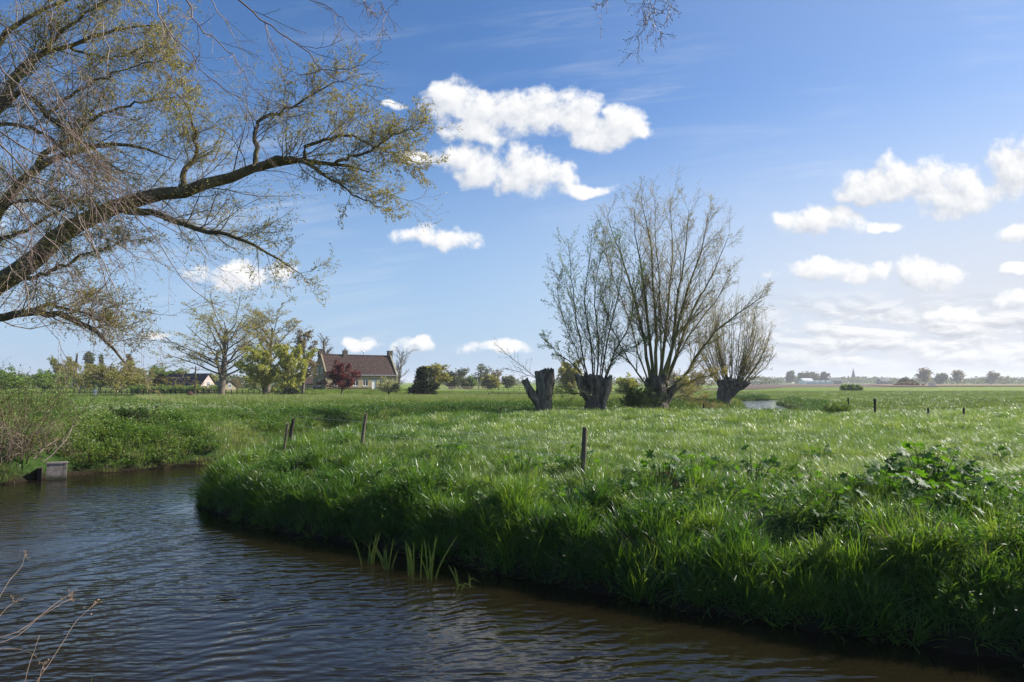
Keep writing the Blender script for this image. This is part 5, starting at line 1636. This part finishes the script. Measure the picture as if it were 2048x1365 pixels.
# ------------------------------------------------------------------ fences
def rail_fence(name, label, a, b, n, h, rails, mat, group=None, pw=0.10, zoff=0.0):
    a, b = np.array(a, float), np.array(b, float)
    t = thing(name, label, 'fence', (a[0], a[1], hz1(*a)), 0.0, group)
    o0 = np.array((a[0], a[1], hz1(*a)))
    pme = mesh_np('post', [box(-pw / 2, pw / 2, -pw / 2, pw / 2, -0.4, h)], M[mat], False)
    pos = []
    for i in range(n + 1):
        xy = a + (b - a) * i / n
        q = np.array((xy[0], xy[1], hz1(*xy))) - o0
        pos.append(q)
        po = link('post', pme, t, q)
    u = norm(np.array([(b - a)[0], (b - a)[1]]))
    nrm = np.array((u[1], -u[0], 0)) * (pw / 2 + 0.02)
    if nrm[1] > 0:
        nrm = -nrm
    pos = np.array(pos)
    for rr_ in rails:
        line = pos + nrm + np.array((0, 0, h * rr_))
        L_ = np.stack([line[:-1], line[1:]], 1)
        segs = 1
        link('rail', mesh_np('rail', [tubes(line[None], np.full((1, len(line)), 0.045), 4)], M[mat], False), t)
    return t


def xy_at(px, D):
    u, _ = ray(px, 765)
    return (u * D, D)


rail_fence('rail_fence', 'long dark post and rail fence in front of the barn and hedge', xy_at(150, 134), xy_at(520, 128), 34, 1.2, (0.45, 0.9), 'rail_wood', pw=0.15)
rail_fence('rail_fence', 'dark post and rail fence running up to the dead stump', xy_at(977, 100), xy_at(1165, 96), 9, 0.95, (0.3, 0.62, 0.95), 'rail_wood')
t = rail_fence('rail_fence', 'short lower end of the dark fence, its rail sloping down to the left', xy_at(953, 93), xy_at(976, 99), 1, 0.75, (0.9,), 'rail_wood')
rail_fence('rail_fence', 'pale pinkish fence across the far pasture', xy_at(862, 205), xy_at(972, 215), 13, 1.2, (0.35, 0.65, 0.95), 'pale_rail')
rail_fence('rail_fence', 'dark fence crossing the pasture behind the first fence', xy_at(975, 190), xy_at(1060, 185), 8, 1.2, (0.5, 0.95), 'rail_wood')


# ------------------------------------------------------------------ pasture posts
def fence_post(label, px_b, py_b, D, hvis, r, lean, mat, seed, group='pasture posts along the river', wedge=0.0, top=None):
    rng = np.random.default_rng(seed)
    b = base_at(px_b, py_b, D)
    H = hvis
    p = [np.array((0, 0, -0.4)), np.array((lean[0] * 0.5 * H, lean[1] * 0.5 * H, H * 0.5)), np.array((lean[0] * H, lean[1] * H, H))]
    parts = rough_trunk(rng, p, [r * 1.05, r, r * 0.95], 10, 9, 0.05, -0.01)
    t = link('fence_post', mesh_np('fence_post', parts, M[mat]), None, b)
    tag(t, label, 'post', group)
    return t


fence_post('upright weathered post on the near bank edge, tallest and nearest of the pasture posts', 1166, 962, 13.7, 1.02, 0.048, (0.04, 0), 'post', 1)
fence_post('brown post leaning right, on the bank left of the meadow', 721, 896, 18.4, 0.98, 0.045, (0.135, 0.0), 'post', 2)
fence_post('thin pale stake leaning against the darker leaning post', 566, 884, 19.6, 0.98, 0.03, (0.13, 0), 'post', 3)
fence_post('dark forked topped post beside the thin pale stake', 576, 872, 21.0, 0.92, 0.05, (0.16, 0.05), 'dark_post', 4)
fence_post('short brown post just behind the leaning one', 716, 842, 33.0, 0.68, 0.055, (0.03, 0), 'dark_post', 5)
fence_post('small dark post at the hidden stream, left of the stump', 868, 834, 38.5, 0.62, 0.06, (0.0, 0), 'dark_post', 6)
fence_post('tiny dark post nearest to the foot of the stump', 1001, 831, 41.0, 0.55, 0.05, (0.0, 0), 'dark_post', 7)
fence_post('low dark post between the biggest pollard and the water', 1407, 820, 47.0, 0.55, 0.06, (0.03, 0), 'dark_post', 8)
fence_post('slim post left of the thick dark one in the right meadow', 1697, 826, 41.5, 1.0, 0.045, (0.0, 0), 'dark_post', 9)
fence_post('thick dark post standing alone in the right meadow', 1750, 829, 40.5, 1.0, 0.075, (0.01, 0), 'dark_post', 10)
fence_post('low stubby post, middle of the three dark ones at the right', 1856, 833, 38.5, 0.42, 0.06, (0.05, 0), 'dark_post', 11)
fence_post('short dark post farthest to the right of the meadow', 1928, 838, 37.0, 0.52, 0.06, (0.0, 0), 'dark_post', 12)
fence_post('leaning dark post standing in the water below the far pollard', 1519, 816, 60, 1.5, 0.07, (-0.25, 0), 'dark_post', 13)
fence_post('mossy stump of a post rising out of the hogweed', 1862, 960, 13.6, 0.42, 0.10, (0.02, 0), 'post', 14)
wp_ = [at(1166, 888, 13.7), at(950, 868, 15.9), at(725, 845, 18.4), at(652, 838, 19.6), at(585, 832, 21.0)]
wr_ = link('fence_wire', mesh_np('fence_wire', [tubes(np.array([wp_]), np.full((1, 5), 0.003), 4), tubes(np.array([wp_]) - np.array([0, 0, 0.28]), np.full((1, 5), 0.003), 4)], M['grey_metal']))
tag(wr_, 'thin slack wire strung between the leaning posts on the bank', 'wire')
# pole by the big bare tree, two leaning poles
def pole(label, px, D, h, r, seed, mat='post'):
    b = base_at(px, 790, D)
    t = thing('utility_pole', label, 'pole', b)
    link('shaft', mesh_np('shaft', [tubes(np.array([[(0, 0, -0.4), (0, 0, h)]]), np.array([[r * 1.2, r]]), 10)], M[mat]), t)
    link('pole_cap', mesh_np('pole_cap', [tubes(np.array([[(0, 0, h), (0, 0, h + 0.12)]]), np.array([[r * 1.3, r * 0.3]]), 10)], M['grey_metal']), t)
pole('wooden pole standing by the fence left of the big bare tree', 390, 124, 5.4, 0.13, 1)
pole('thin dark pole at the left in front of the olive trees', 147, 140, 5.2, 0.08, 2, 'dark_post')

# ------------------------------------------------------------------ horses, heap, car
def horse(label, px, D, col, dark, yaw, seed):
    rng = np.random.default_rng(seed)
    b = base_at(px, 790, D)
    t = thing('horse', label, 'horse', b, yaw)
    # faces +x, head down grazing; vertex (x, y, z, radius)
    V = [(-0.62, 0, 1.22, 0.30), (-0.25, 0, 1.20, 0.32), (0.2, 0, 1.18, 0.32), (0.55, 0, 1.22, 0.28), (0.85, 0, 1.12, 0.19), (1.12, 0, 0.85, 0.14), (1.32, 0, 0.52, 0.13), (1.42, 0, 0.28, 0.10), (1.46, 0, 0.10, 0.07)]
    E = [(i, i + 1) for i in range(8)]

    def leg(root, pts_):
        prev = root
        for q in pts_:
            V.append(q)
            E.append((prev, len(V) - 1))
            prev = len(V) - 1
    for s in (-1, 1):
        leg(3, [(0.55, 0.15 * s, 0.95, 0.14), (0.55, 0.16 * s, 0.52, 0.07), (0.57, 0.16 * s, 0.14, 0.05), (0.60, 0.16 * s, 0.02, 0.07)])
        leg(0, [(-0.66, 0.15 * s, 0.98, 0.19), (-0.58, 0.17 * s, 0.72, 0.11), (-0.78, 0.16 * s, 0.50, 0.07), (-0.74, 0.16 * s, 0.14, 0.05), (-0.70, 0.16 * s, 0.02, 0.07)])
        V.append((1.22, 0.09 * s, 0.70, 0.03))
        E.append((6, len(V) - 1))
    me = bpy.data.meshes.new('body')
    me.from_pydata([q[:3] for q in V], E, [])
    me.materials.append(M[col])
    o_ = link('body', me, t)
    md = o_.modifiers.new('skin', 'SKIN')
    for i, q in enumerate(V):
        me.skin_vertices[0].data[i].radius = (q[3], q[3])
        me.skin_vertices[0].data[i].use_root = (i == 0)
    o_.modifiers.new('sub', 'SUBSURF').levels = 1
    tp = np.array([[(-0.92, 0, 1.28), (-1.05, 0, 1.05), (-1.04, 0, 0.75), (-1.0, 0, 0.45)]])
    link('tail', mesh_np('tail', [tubes(tp, np.array([[0.05, 0.08, 0.08, 0.02]]), 7)], M[dark]), t)
    mp_ = np.array([[(0.62, 0, 1.50), (0.92, 0, 1.30), (1.2, 0, 0.98), (1.38, 0, 0.66)]])
    link('mane', mesh_np('mane', [tubes(mp_, np.array([[0.03, 0.06, 0.06, 0.03]]), 6)], M[dark]), t)
    return t


bmat('white_coat', [(0.3, (0.5, 0.47, 0.43)), (0.7, (0.66, 0.63, 0.58))], scale=4, rough=0.8)
bmat('brown_coat', [(0.3, (0.05, 0.022, 0.014)), (0.7, (0.10, 0.042, 0.026))], scale=4, rough=0.6)
bmat('dark_hair', [(0.3, (0.02, 0.014, 0.011)), (0.7, (0.05, 0.035, 0.03))], scale=6, rough=0.8)
horse('white horse grazing in the paddock, seen from behind', 191, 122, 'white_coat', 'white_coat', RAD(112), 1).scale = (0.85, 0.85, 0.85)
horse('brown horse grazing below the pole, seen from behind', 380, 90, 'brown_coat', 'dark_hair', RAD(122), 2).scale = (0.8, 0.8, 0.8)
rng = np.random.default_rng(61)
hp_ = base_at(386, 793, 121)
th = np.linspace(0, 2 * np.pi, 28, endpoint=False)
rings_ = []
for q in np.linspace(0, 1, 8):
    rr_ = 1.5 * math.cos(q * 1.5) + 0.02
    rings_.append(np.stack([rr_ * np.cos(th) * (1 + 0.1 * rng.normal(0, 1, 28)), 0.6 * rr_ * np.sin(th), np.full(28, -0.15 + 0.75 * math.sin(q * 1.55)) + 0.03 * rng.normal(0, 1, 28)], -1))
v = np.concatenate(rings_)
i_ = (np.arange(7)[:, None] * 28)
j = np.arange(28)[None]
F = np.stack([i_ + j, i_ + (j + 1) % 28, i_ + 28 + (j + 1) % 28, i_ + 28 + j], -1).reshape(-1, 4)
bmat('dark_heap', [(0.3, (0.018, 0.013, 0.01)), (0.7, (0.05, 0.036, 0.026))], scale=4, rough=0.95, bump=1.0)
hh = link('dung_heap', mesh_np('dung_heap', [(v, F)], M['dark_heap']), None, hp_)
tag(hh, 'low dark heap on the grass at the foot of the wooden pole', 'heap')

# car far out in the fields
def car(px, D, yaw):
    b = base_at(px, 764, D)
    t = thing('parked_car', 'small white car parked far out on the field road', 'car', (b[0], b[1], b[2] + 0.3), yaw)
    prof = [(-2.1, 0.35), (2.1, 0.35), (2.15, 0.8), (1.2, 0.95), (0.55, 1.5), (-1.3, 1.55), (-2.0, 1.0), (-2.15, 0.8)]
    n_ = len(prof)
    v = np.array([(a, -0.85, z) for a, z in prof] + [(a, 0.85, z) for a, z in prof])
    j = np.arange(n_)
    link('body', mesh_np('body', [(v, np.stack([j, (j + 1) % n_, n_ + (j + 1) % n_, n_ + j], -1)), (v, [list(range(n_))[::-1]]), (v, [list(range(n_, 2 * n_))])], M['car_white'], False), t)
    for s in (-1, 1):
        link('window', mesh_np('window', [box(-1.2, 0.5, s * 0.86 - 0.01, s * 0.86 + 0.01, 1.0, 1.42)], M['dark_glass'], False), t)
        for xx in (-1.35, 1.35):
            w = link('wheel', mesh_np('wheel', [tubes(np.array([[(xx, s * 0.72, 0.32), (xx, s * 0.90, 0.32)]]), np.array([[0.33, 0.33]]), 14)], M['tyre']), t)
            link('rim', mesh_np('rim', [tubes(np.array([[(xx, s * 0.90, 0.32), (xx, s * 0.915, 0.32)]]), np.array([[0.2, 0.02]]), 12)], M['grey_metal']), w)
    ws = np.array([(1.215, -0.75, 0.985), (1.215, 0.75, 0.985), (0.61, 0.75, 1.475), (0.61, -0.75, 1.475)])
    link('windscreen', mesh_np('windscreen', [(ws, [(0, 1, 2, 3)])], M['dark_glass'], False), t)
    return t


car(1864, 430, RAD(12))

# ------------------------------------------------------------------ far village and tree line
bmat('far_stone', [(0.3, (0.12, 0.11, 0.11)), (0.7, (0.2, 0.18, 0.17))], scale=0.3, rough=0.9)
bmat('spire_slate', [(0.3, (0.035, 0.038, 0.045)), (0.7, (0.07, 0.072, 0.08))], scale=0.3, rough=0.7)
D = 1450
b = base_at(1707, 764, D)
t = thing('church', 'church with a slender dark spire in the far village', 'church', b)
link('tower', mesh_np('tower', [box(-3.2, 3.2, -3.2, 3.2, -1, 15)], M['far_stone'], False), t)
link('spire', mesh_np('spire', [tubes(np.array([[(0, 0, 15), (0, 0, 17.5), (0, 0, 32.5)]]), np.array([[4.2, 3.2, 0.15]]), 8)], M['spire_slate'], False), t)
v = np.array([(3.21, -5, -1), (26, -5, -1), (26, 5, -1), (3.21, 5, -1), (3.21, -5, 7), (26, -5, 7), (26, 5, 7), (3.21, 5, 7)])
link('nave', mesh_np('nave', [(v, BOXF)], M['far_stone'], False), t)
v = np.array([(3.21, -5.5, 7.01), (26.5, -5.5, 7.01), (26.5, 0, 12.5), (3.21, 0, 12.5), (3.21, 5.5, 7.01), (26.5, 5.5, 7.01)])
link('nave_roof', mesh_np('nave_roof', [(v, [(0, 1, 2, 3), (5, 4, 3, 2)]), (v, [(1, 5, 2), (4, 0, 3)]), (v, [(0, 4, 5, 1)])], M['spire_slate'], False), t)
for px, L, Wd, H, R_, lab in ((1612, 16, 12, 5, 8.5, 'white gabled farm house left of the long glasshouse in the far village'), (1522, 26, 12, 4, 6.5, 'white farm shed at the left end of the far village'), (1770, 20, 12, 4, 8, 'grey roofed house right of the church spire'), (1668, 18, 10, 5, 9, 'grey house between the glasshouse and the church')):
    D = 1000
    b = base_at(px, 764, D)
    t = thing('far_house', lab, 'house', b, RAD(8))
    white = 'white' in lab
    link('wall', mesh_np('wall', [box(-L / 2, L / 2, -Wd / 2, Wd / 2, -0.5, H)], M['white_paint' if white else 'far_stone'], False), t)
    v = np.array([(-L / 2 - .3, -Wd / 2 - .4, H + .01), (L / 2 + .3, -Wd / 2 - .4, H + .01), (L / 2 + .3, 0, R_), (-L / 2 - .3, 0, R_), (-L / 2 - .3, Wd / 2 + .4, H + .01), (L / 2 + .3, Wd / 2 + .4, H + .01)])
    link('roof', mesh_np('roof', [(v, [(0, 1, 2, 3), (5, 4, 3, 2)]), (v, [(1, 5, 2), (4, 0, 3)]), (v, [(0, 4, 5, 1)])], M['grey_white' if white else 'spire_slate'], False), t)
b = base_at(1640, 764, 980)
t = thing('greenhouse', 'long low white glasshouse in front of the far village', 'greenhouse', b, 0.03)
link('wall', mesh_np('wall', [box(-16, 16, -8, 8, -0.5, 3.4)], M['grey_white'], False), t)
for q in range(4):
    x0_ = -16 + q * 8
    v = np.array([(x0_, -8, 3.41), (x0_ + 8, -8, 3.41), (x0_ + 8, 8, 3.41), (x0_, 8, 3.41), (x0_ + 4, -8, 5.0), (x0_ + 4, 8, 5.0)])
    link('roof_bay', mesh_np('roof_bay', [(v, [(0, 4, 5, 3), (4, 1, 2, 5), (0, 3, 2, 1)]), (v, [(0, 1, 4), (3, 5, 2)])], M['grey_white'], False), t)

for i, (px, top, hw, D, st_, lm, lab, nl) in enumerate([
        (1851, 738, 12.5, 800, 'round', 'brown_leaf', 'largest round bare tree on the right horizon, above the white car', 3),
        (1915, 742, 10, 850, 'round', 'brown_leaf', 'second round bare tree on the right horizon', 2),
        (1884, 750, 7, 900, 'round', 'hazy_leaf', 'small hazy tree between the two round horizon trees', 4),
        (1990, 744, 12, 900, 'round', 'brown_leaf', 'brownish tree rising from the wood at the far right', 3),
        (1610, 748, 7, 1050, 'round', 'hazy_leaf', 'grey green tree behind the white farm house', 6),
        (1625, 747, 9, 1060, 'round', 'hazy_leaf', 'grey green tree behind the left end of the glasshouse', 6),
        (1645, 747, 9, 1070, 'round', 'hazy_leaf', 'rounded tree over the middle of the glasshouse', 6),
        (1577, 748, 2.2, 1100, 'column', 'hazy_leaf', 'left one of two tiny poplars on the horizon', 4),
        (1582, 745, 2.2, 1100, 'column', 'hazy_leaf', 'right and taller one of two tiny poplars on the horizon', 4),
        (1815, 756, 14, 520, 'round', 'hazy_leaf', 'low wide green thicket left of the white car', 6)]):
    ft(px, top, hw, D, 300 + i, st_, lm, 'horizon_tree', lab, dens=0.8, nleaf=nl, leafsize=1.5 * D / 900, trunk_h=0.1, twig_r=0.10 * D / 900)

# the rest of the far woods reads as one mass
rng = np.random.default_rng(71)
vs = []
def wood_band(px0, px1, n, D0, D1, h0, h1, leaf):
    px = rng.uniform(px0, px1, n)
    D = rng.uniform(D0, D1, n)
    u = np.array([ray(q, 765)[0] for q in px])
    hgt = h0 + (h1 - h0) * fbm(px * 0.02, D * 0.002, 4)
    for x_, y_, h_ in zip(u * D, D, hgt):
        m_ = 80
        w = h_ * rng.uniform(0.5, 1.1)
        q = rng.normal(0, 1, (m_, 3))
        q = norm(q) * rng.uniform(0.5, 1.0, (m_, 1)) ** 0.5
        c = np.array((x_, y_, -0.7)) + q * np.array((w, w, h_ * 0.5)) + np.array((0, 0, h_ * 0.48))
        vs.append(leaf_cards(rng, c, norm(rng.normal(0, 1, c.shape)), leaf * h_ / 8, 0.8))
wood_band(1500, 2150, 170, 1150, 1700, 6, 17, 2.2)
wood_band(1780, 2150, 60, 900, 1100, 4, 11, 2.0)
wood_band(1380, 1560, 40, 600, 900, 4, 8, 1.6)
wood_band(840, 1400, 150, 420, 800, 3, 8, 1.5)
wood_band(-150, 640, 170, 240, 330, 4, 8, 1.5)
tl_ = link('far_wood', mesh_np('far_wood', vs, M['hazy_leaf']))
tag(tl_, 'grey green band of far woods along the horizon', 'woods', kind='stuff')

# ------------------------------------------------------------------ concrete outfall on the left bank
rng = np.random.default_rng(81)
b = at(112, 957, 22.0)
b[2] = WATER
t = thing('concrete_outfall', 'weathered grey concrete slab of a drain outfall at the waterline', 'outfall', b, RAD(30))
v, f = box(-0.26, 0.28, 0.0, 0.14, -0.5, 0.50)
link('slab', mesh_np('slab', [(v, f)], M['outfall_concrete'], False), t)
link('cap_stone', mesh_np('cap_stone', [box(-0.28, 0.30, -0.02, 0.17, 0.502, 0.55)], M['outfall_concrete'], False), t)
link('side_wall', mesh_np('side_wall', [box(-0.52, -0.40, 0.2, 1.0, -0.5, 0.36)], M['dark_post'], False), t)  # dark block put in for the shade of the recess beside the slab

# ------------------------------------------------------------------ reeds standing in the water
M['reed'] = mat_leaf('reed_blade', [(0, (0.06, 0.10, 0.022)), (0.6, (0.12, 0.17, 0.045)), (1, (0.22, 0.25, 0.10))], 0.35, (1.2, 1.2, 0.6), 0.4, 0.4)
def reeds(label, px, py, n, h, spread, seed, bent=False):
    rng = np.random.default_rng(seed)
    D = (EYE - WATER) / -ray(px, py)[1]
    b = at(px, py, D)
    t = thing('reed_clump', label, 'reeds', b, 0.0, 'reed tufts in the river')
    for i in range(n):
        x0 = rng.normal(0, spread)
        y0 = rng.normal(0, spread)
        ln = h * rng.uniform(0.45, 1.0)
        lx = rng.normal(0, 0.22) + (x0 / max(spread, 0.01)) * 0.08
        z = np.linspace(-0.15, 1, 7)
        cx = x0 + lx * ln * np.clip(z, 0, 1) ** 1.4
        if bent and i % 2 == 0:
            zz = np.where(z > 0.4, 0.4 * ln - (z - 0.4) * ln * 0.5, z * ln)
            cx = x0 + np.where(z > 0.4, 0.05 + (z - 0.4) * ln * 1.0, 0.1 * z)
        else:
            zz = z * ln
        w = 0.011 * np.array([0.9, 1, 1, 1, 0.9, 0.7, 0.15])
        c = np.stack([cx, np.full(7, y0), zz], -1)
        sd_ = np.array((1, 0.25, 0)) * w[:, None]
        up_ = np.array((0, 0.004, 0))
        V = np.stack([c - sd_, c + up_, c + sd_], 1).reshape(-1, 3)
        k2 = np.arange(6)[:, None] * 3
        F = np.concatenate([k2 + np.array([[0, 1, 4, 3]]), k2 + np.array([[1, 2, 5, 4]])])
        link('blade', mesh_np('blade', [(V, F)], M['reed']), t)
    return t
reeds('reed tuft farthest up the river, leftmost of the standing tufts', 741, 1128, 7, 0.62, 0.05, 1)
reeds('second reed tuft, fanning out of the shallow water', 772, 1140, 7, 0.54, 0.05, 2)
reeds('broad reed tuft of upright blades, third along the bank', 822, 1150, 10, 0.66, 0.09, 3)
reeds('tall two bladed reed tuft nearest to the bent one', 868, 1160, 6, 0.72, 0.06, 4)
reeds('bent and broken reed blades lying on the water', 925, 1176, 6, 0.32, 0.10, 5, True)

# ------------------------------------------------------------------ dry seed stalks on the near bank, bottom left
def stalk(label, path, D, r, seed, umbel=True):
    rng = np.random.default_rng(seed)
    P_ = np.array([at(px, py, D + 0.15 * i) for i, (px, py) in enumerate(path)])
    b = P_[0].copy()
    b[2] = max(hz1(b[0], b[1]), WATER)
    P_ = np.concatenate([b[None] + np.array([[0, 0, -0.05]]), P_]) if P_[0][2] > b[2] + 0.05 else P_
    pp, rr_ = resample(P_, np.linspace(r, r * 0.5, len(P_)) * 0.72, 20)
    pp[1:-1] += rng.normal(0, 0.002, pp[1:-1].shape)
    t = thing('dry_stalk', label, 'dry plant', b, 0.0, 'dry stalks on the near bank')
    link('stem', mesh_np('stem', [tubes((pp - b)[None], rr_[None], 5)], M['brown_stalk']), t)
    if umbel:
        tip = pp[-1]
        tn = norm(pp[-1] - pp[-3])
        n_ = 12
        d = norm(np.tile(tn, (n_, 1)) + rng.normal(0, 0.55, (n_, 3)))
        q, rq = grow(rng, np.tile(tip, (n_, 1)), d, rng.uniform(0.03, 0.07, n_), np.full(n_, r * 0.35), 3, 0.1, 0.02, 0.6)
        sd_ = [tubes(q - b, rq, 3)]
        hp2 = np.repeat(q[:, -1], 3, 0)
        sd_.append(leaf_cards(rng, hp2 - b, norm(rng.normal(0, 1, hp2.shape)), 0.013, 0.7))
        link('seed_head', mesh_np('seed_head', sd_, M['brown_stalk']), t)
    return t
stalk('long curved dry stalk rising from the left edge to a pale seed head', [(-30, 1260), (0, 1195), (20, 1160), (42, 1135), (50, 1112)], 4.6, 0.0035, 1)
stalk('reddish dry stalk slanting right to a flat seed head, lower of a pair', [(-40, 1300), (30, 1275), (80, 1235), (120, 1210), (140, 1200)], 4.4, 0.004, 2)
stalk('reddish dry stalk slanting right, upper of a pair, with a wide flat head', [(-40, 1292), (40, 1262), (90, 1225), (115, 1205), (140, 1190)], 4.45, 0.004, 3)
stalk('straight dry stalk reaching farthest right, seed head open like a fan', [(70, 1372), (100, 1325), (130, 1278), (155, 1240), (185, 1212)], 4.1, 0.0035, 4)
stalk('short upright stalk with a pale tip in the corner', [(48, 1370), (58, 1335), (66, 1310), (80, 1270)], 4.0, 0.003, 5, False)
stalk('thin stalk standing right of the corner grass', [(78, 1366), (82, 1345), (87, 1330)], 4.0, 0.003, 6)
stalk('thin dry stem bending over to the right above the corner', [(-20, 1300), (15, 1297), (50, 1302), (75, 1315)], 4.3, 0.0025, 7, False)
stalk('leaning dry stalk at the very left edge below the curved one', [(-30, 1270), (-5, 1240), (15, 1215), (28, 1205)], 4.5, 0.003, 8)

# ------------------------------------------------------------------ hogweed and other big leaved plants in the meadow
def lobed_leaf(rng, lobes=7):
    """palmate, toothed leaf lying along +x, one unit long, folded a little"""
    n = lobes * 4 + 1
    th = np.linspace(-2.5, 2.5, n)
    r = 0.5 * (0.72 + 0.28 * np.cos(th * 0.5)) * (0.80 + 0.22 * np.cos(th * lobes / 5.0 * 2 * np.pi / 1.0 * 0.5 * 2) + rng.normal(0, 0.03, n))
    x = 0.42 + r * np.cos(th) * 1.1
    y = r * np.sin(th)
    z = 0.16 * np.abs(y) - 0.25 * (x - 0.3) ** 2 + rng.normal(0, 0.012, n)
    mid_x = 0.42 + 0.5 * r * np.cos(th)
    mid = np.stack([mid_x, y * 0.5, 0.10 * np.abs(y * 0.5) - 0.25 * (mid_x - 0.3) ** 2 + 0.02], -1)
    out_ = np.stack([x, y, z], -1)
    c = np.array([[0.30, 0, 0]])
    V = np.concatenate([out_, mid, c])
    j = np.arange(n - 1)
    q = np.stack([j, j + 1, n + j + 1, n + j], -1)
    tr = np.stack([n + j, n + j + 1, np.full(n - 1, 2 * n)], -1)
    return V, q, tr


rng = np.random.default_rng(91)
LEAVES = []
for i in range(5):
    V, q, tr = lobed_leaf(rng, 6 + i % 3)
    LEAVES.append(mesh_np('leaf', [(V, np.zeros((0, 4), int)), ], M['hogweed']) if False else mesh_np('leaf', [(V, q), (V, tr)], M['hogweed']))


def hogweed(label, px, py, D, w, h, n, size, name='hogweed', group='broad leaved plants in the meadow', seed=0):
    rng = np.random.default_rng(1000 + seed)
    b = base_at(px, py, D)
    t = thing(name, label, 'plant', b, 0.0, group)
    h = h * 1.35
    th = rng.uniform(0, 2 * np.pi, n)
    rr_ = w * np.sqrt(rng.random(n))
    tip = np.stack([rr_ * np.cos(th), rr_ * np.sin(th) * 0.8, h * (1 - 0.55 * (rr_ / w) ** 2) * rng.uniform(0.45, 1.0, n)], 1)
    root = tip * np.array([[0.35, 0.35, 0]])
    root[:, 2] = -0.05
    mid = root * 0.35 + tip * 0.65 + np.array([[0, 0, 0.08]])
    pts = np.stack([root, mid, tip], 1)
    link('stalks', mesh_np('stalks', [tubes(pts, np.tile([0.008, 0.006, 0.004], (n, 1)), 5)], M['hogweed']), t)
    for i in range(n):
        lf = link('leaf', LEAVES[rng.integers(5)], t, tip[i])
        s_ = size * rng.uniform(0.6, 1.25)
        lf.scale = (s_, s_, s_)
        lf.rotation_euler = (rng.normal(0, 0.45), rng.uniform(-0.5, 0.6), th[i] + rng.normal(0, 0.8))
    return t


HG = [
    (1855, 1000, 12.2, 0.95, 0.66, 95, 0.25, 'big leafy hogweed mound around the mossy post stump'),
    (1945, 1045, 11.2, 0.85, 0.56, 70, 0.24, 'leafy hogweed to the right of the mossy stump, at the edge of the picture'),
    (1775, 1065, 10.9, 0.75, 0.45, 50, 0.22, 'low dark hogweed in the shade left below the mossy stump'),
    (1900, 1110, 10.2, 0.7, 0.42, 44, 0.22, 'hogweed in deep shade below the big mound'),
    (1505, 965, 13.4, 0.45, 0.55, 32, 0.2, 'upright leafy plant among the grass right of the centre'),
    (1393, 950, 13.8, 0.38, 0.5, 26, 0.19, 'small dark leafy plant halfway between the near post and the big hogweed'),
    (1330, 985, 12.9, 0.65, 0.52, 44, 0.2, 'leafy plant leaning over the bank edge right of the near post'),
    (1440, 1030, 11.9, 0.6, 0.45, 36, 0.19, 'spreading leafy plant on the bank slope below the small dark one'),
    (1160, 925, 14.6, 0.5, 0.5, 24, 0.2, 'dark nettle like plant around the foot of the near upright post'),
    (1115, 1000, 12.6, 0.5, 0.35, 18, 0.2, 'low leafy plant on the bank left below the near upright post'),
    (905, 893, 17.2, 0.45, 0.4, 18, 0.18, 'dark leafy tuft in the meadow left of the near post'),
    (1640, 895, 17.0, 0.4, 0.34, 14, 0.22, 'small leafy tuft in the middle of the glinting meadow'),
    (1875, 890, 17.0, 0.45, 0.42, 18, 0.25, 'leafy plant behind the mossy stump, farther into the meadow'),
    (1985, 893, 16.5, 0.45, 0.38, 16, 0.24, 'leafy plant near the right edge, farther into the meadow'),
    (1560, 1075, 11.0, 0.4, 0.3, 14, 0.2, 'small leaves low on the bank slope between the two larger plants'),
    (1730, 1160, 9.7, 0.4, 0.32, 14, 0.24, 'dark leaves at the foot of the shaded bank'),
    (1245, 1015, 12.2, 0.5, 0.4, 34, 0.17, 'leafy plant on the slope straight below the near upright post'),
    (1610, 1000, 12.4, 0.45, 0.42, 30, 0.18, 'leafy plant midway between the upright leafy plant and the big hogweed mound'),
    (1655, 1110, 10.5, 0.5, 0.36, 30, 0.18, 'low leaves on the steep slope left of the dark shaded hogweed'),
    (1330, 1095, 10.9, 0.45, 0.34, 26, 0.17, 'low leaves hanging near the water below the plant right of the near post'),
    (1045, 940, 14.4, 0.4, 0.4, 26, 0.17, 'leafy plant in the meadow edge just left of the near upright post'),
    (800, 965, 14.6, 0.45, 0.34, 28, 0.16, 'low leafy plant on the bank top to the right below the leaning post'),
    (660, 955, 15.4, 0.4, 0.34, 24, 0.16, 'low leafy plant on the rounded bank below the leaning post'),
    (975, 1040, 12.4, 0.45, 0.3, 26, 0.16, 'leaves low on the shaded bank above the bent reeds'),
]
for i, (px, py, D, w, h, n, s_, lab) in enumerate(HG):
    hogweed(lab, px, py, D, w, h, n, s_, seed=i)
# reddish dead nettles
x = np.concatenate([rg.normal(5.9, 0.35, 30), rg.normal(9.2, 0.35, 40), rg.normal(2.6, 0.2, 16)])
y = np.concatenate([rg.normal(12.4, 0.3, 30), rg.normal(10.9, 0.35, 40), rg.normal(13.0, 0.2, 16)])
C_dn = protos('dead_nettle_clump', [weed_clump(rg, 'dead_nettle_clump', M['dead_nettle'], 8, 0.12, 0.3, 0.045) for _ in range(3)])
scatter('dead_nettles', x, y, hz(x, y), rg, C_dn, 3, 0.7, 1.2, 'reddish dead nettles between the grass and the hogweed', 'flowers', rg.random(len(x)))

# ------------------------------------------------------------------ air
hm_, kk, o = new_mat('haze')
vp = kk.n('ShaderNodeVolumePrincipled')
vp.inputs['Color'].default_value = (0.92, 0.95, 1.0, 1)
vp.inputs['Density'].default_value = 0.00022
vp.inputs['Anisotropy'].default_value = 0.2
kk.t.links.new(vp.outputs[0], o.inputs['Volume'])
hzb = link('haze', mesh_np('haze', [box(-5600, 5600, -1000, 7600, -4.5, 46)], hm_, False))
tag(hzb, 'thin pale haze lying over the flat land', 'haze', kind='stuff')
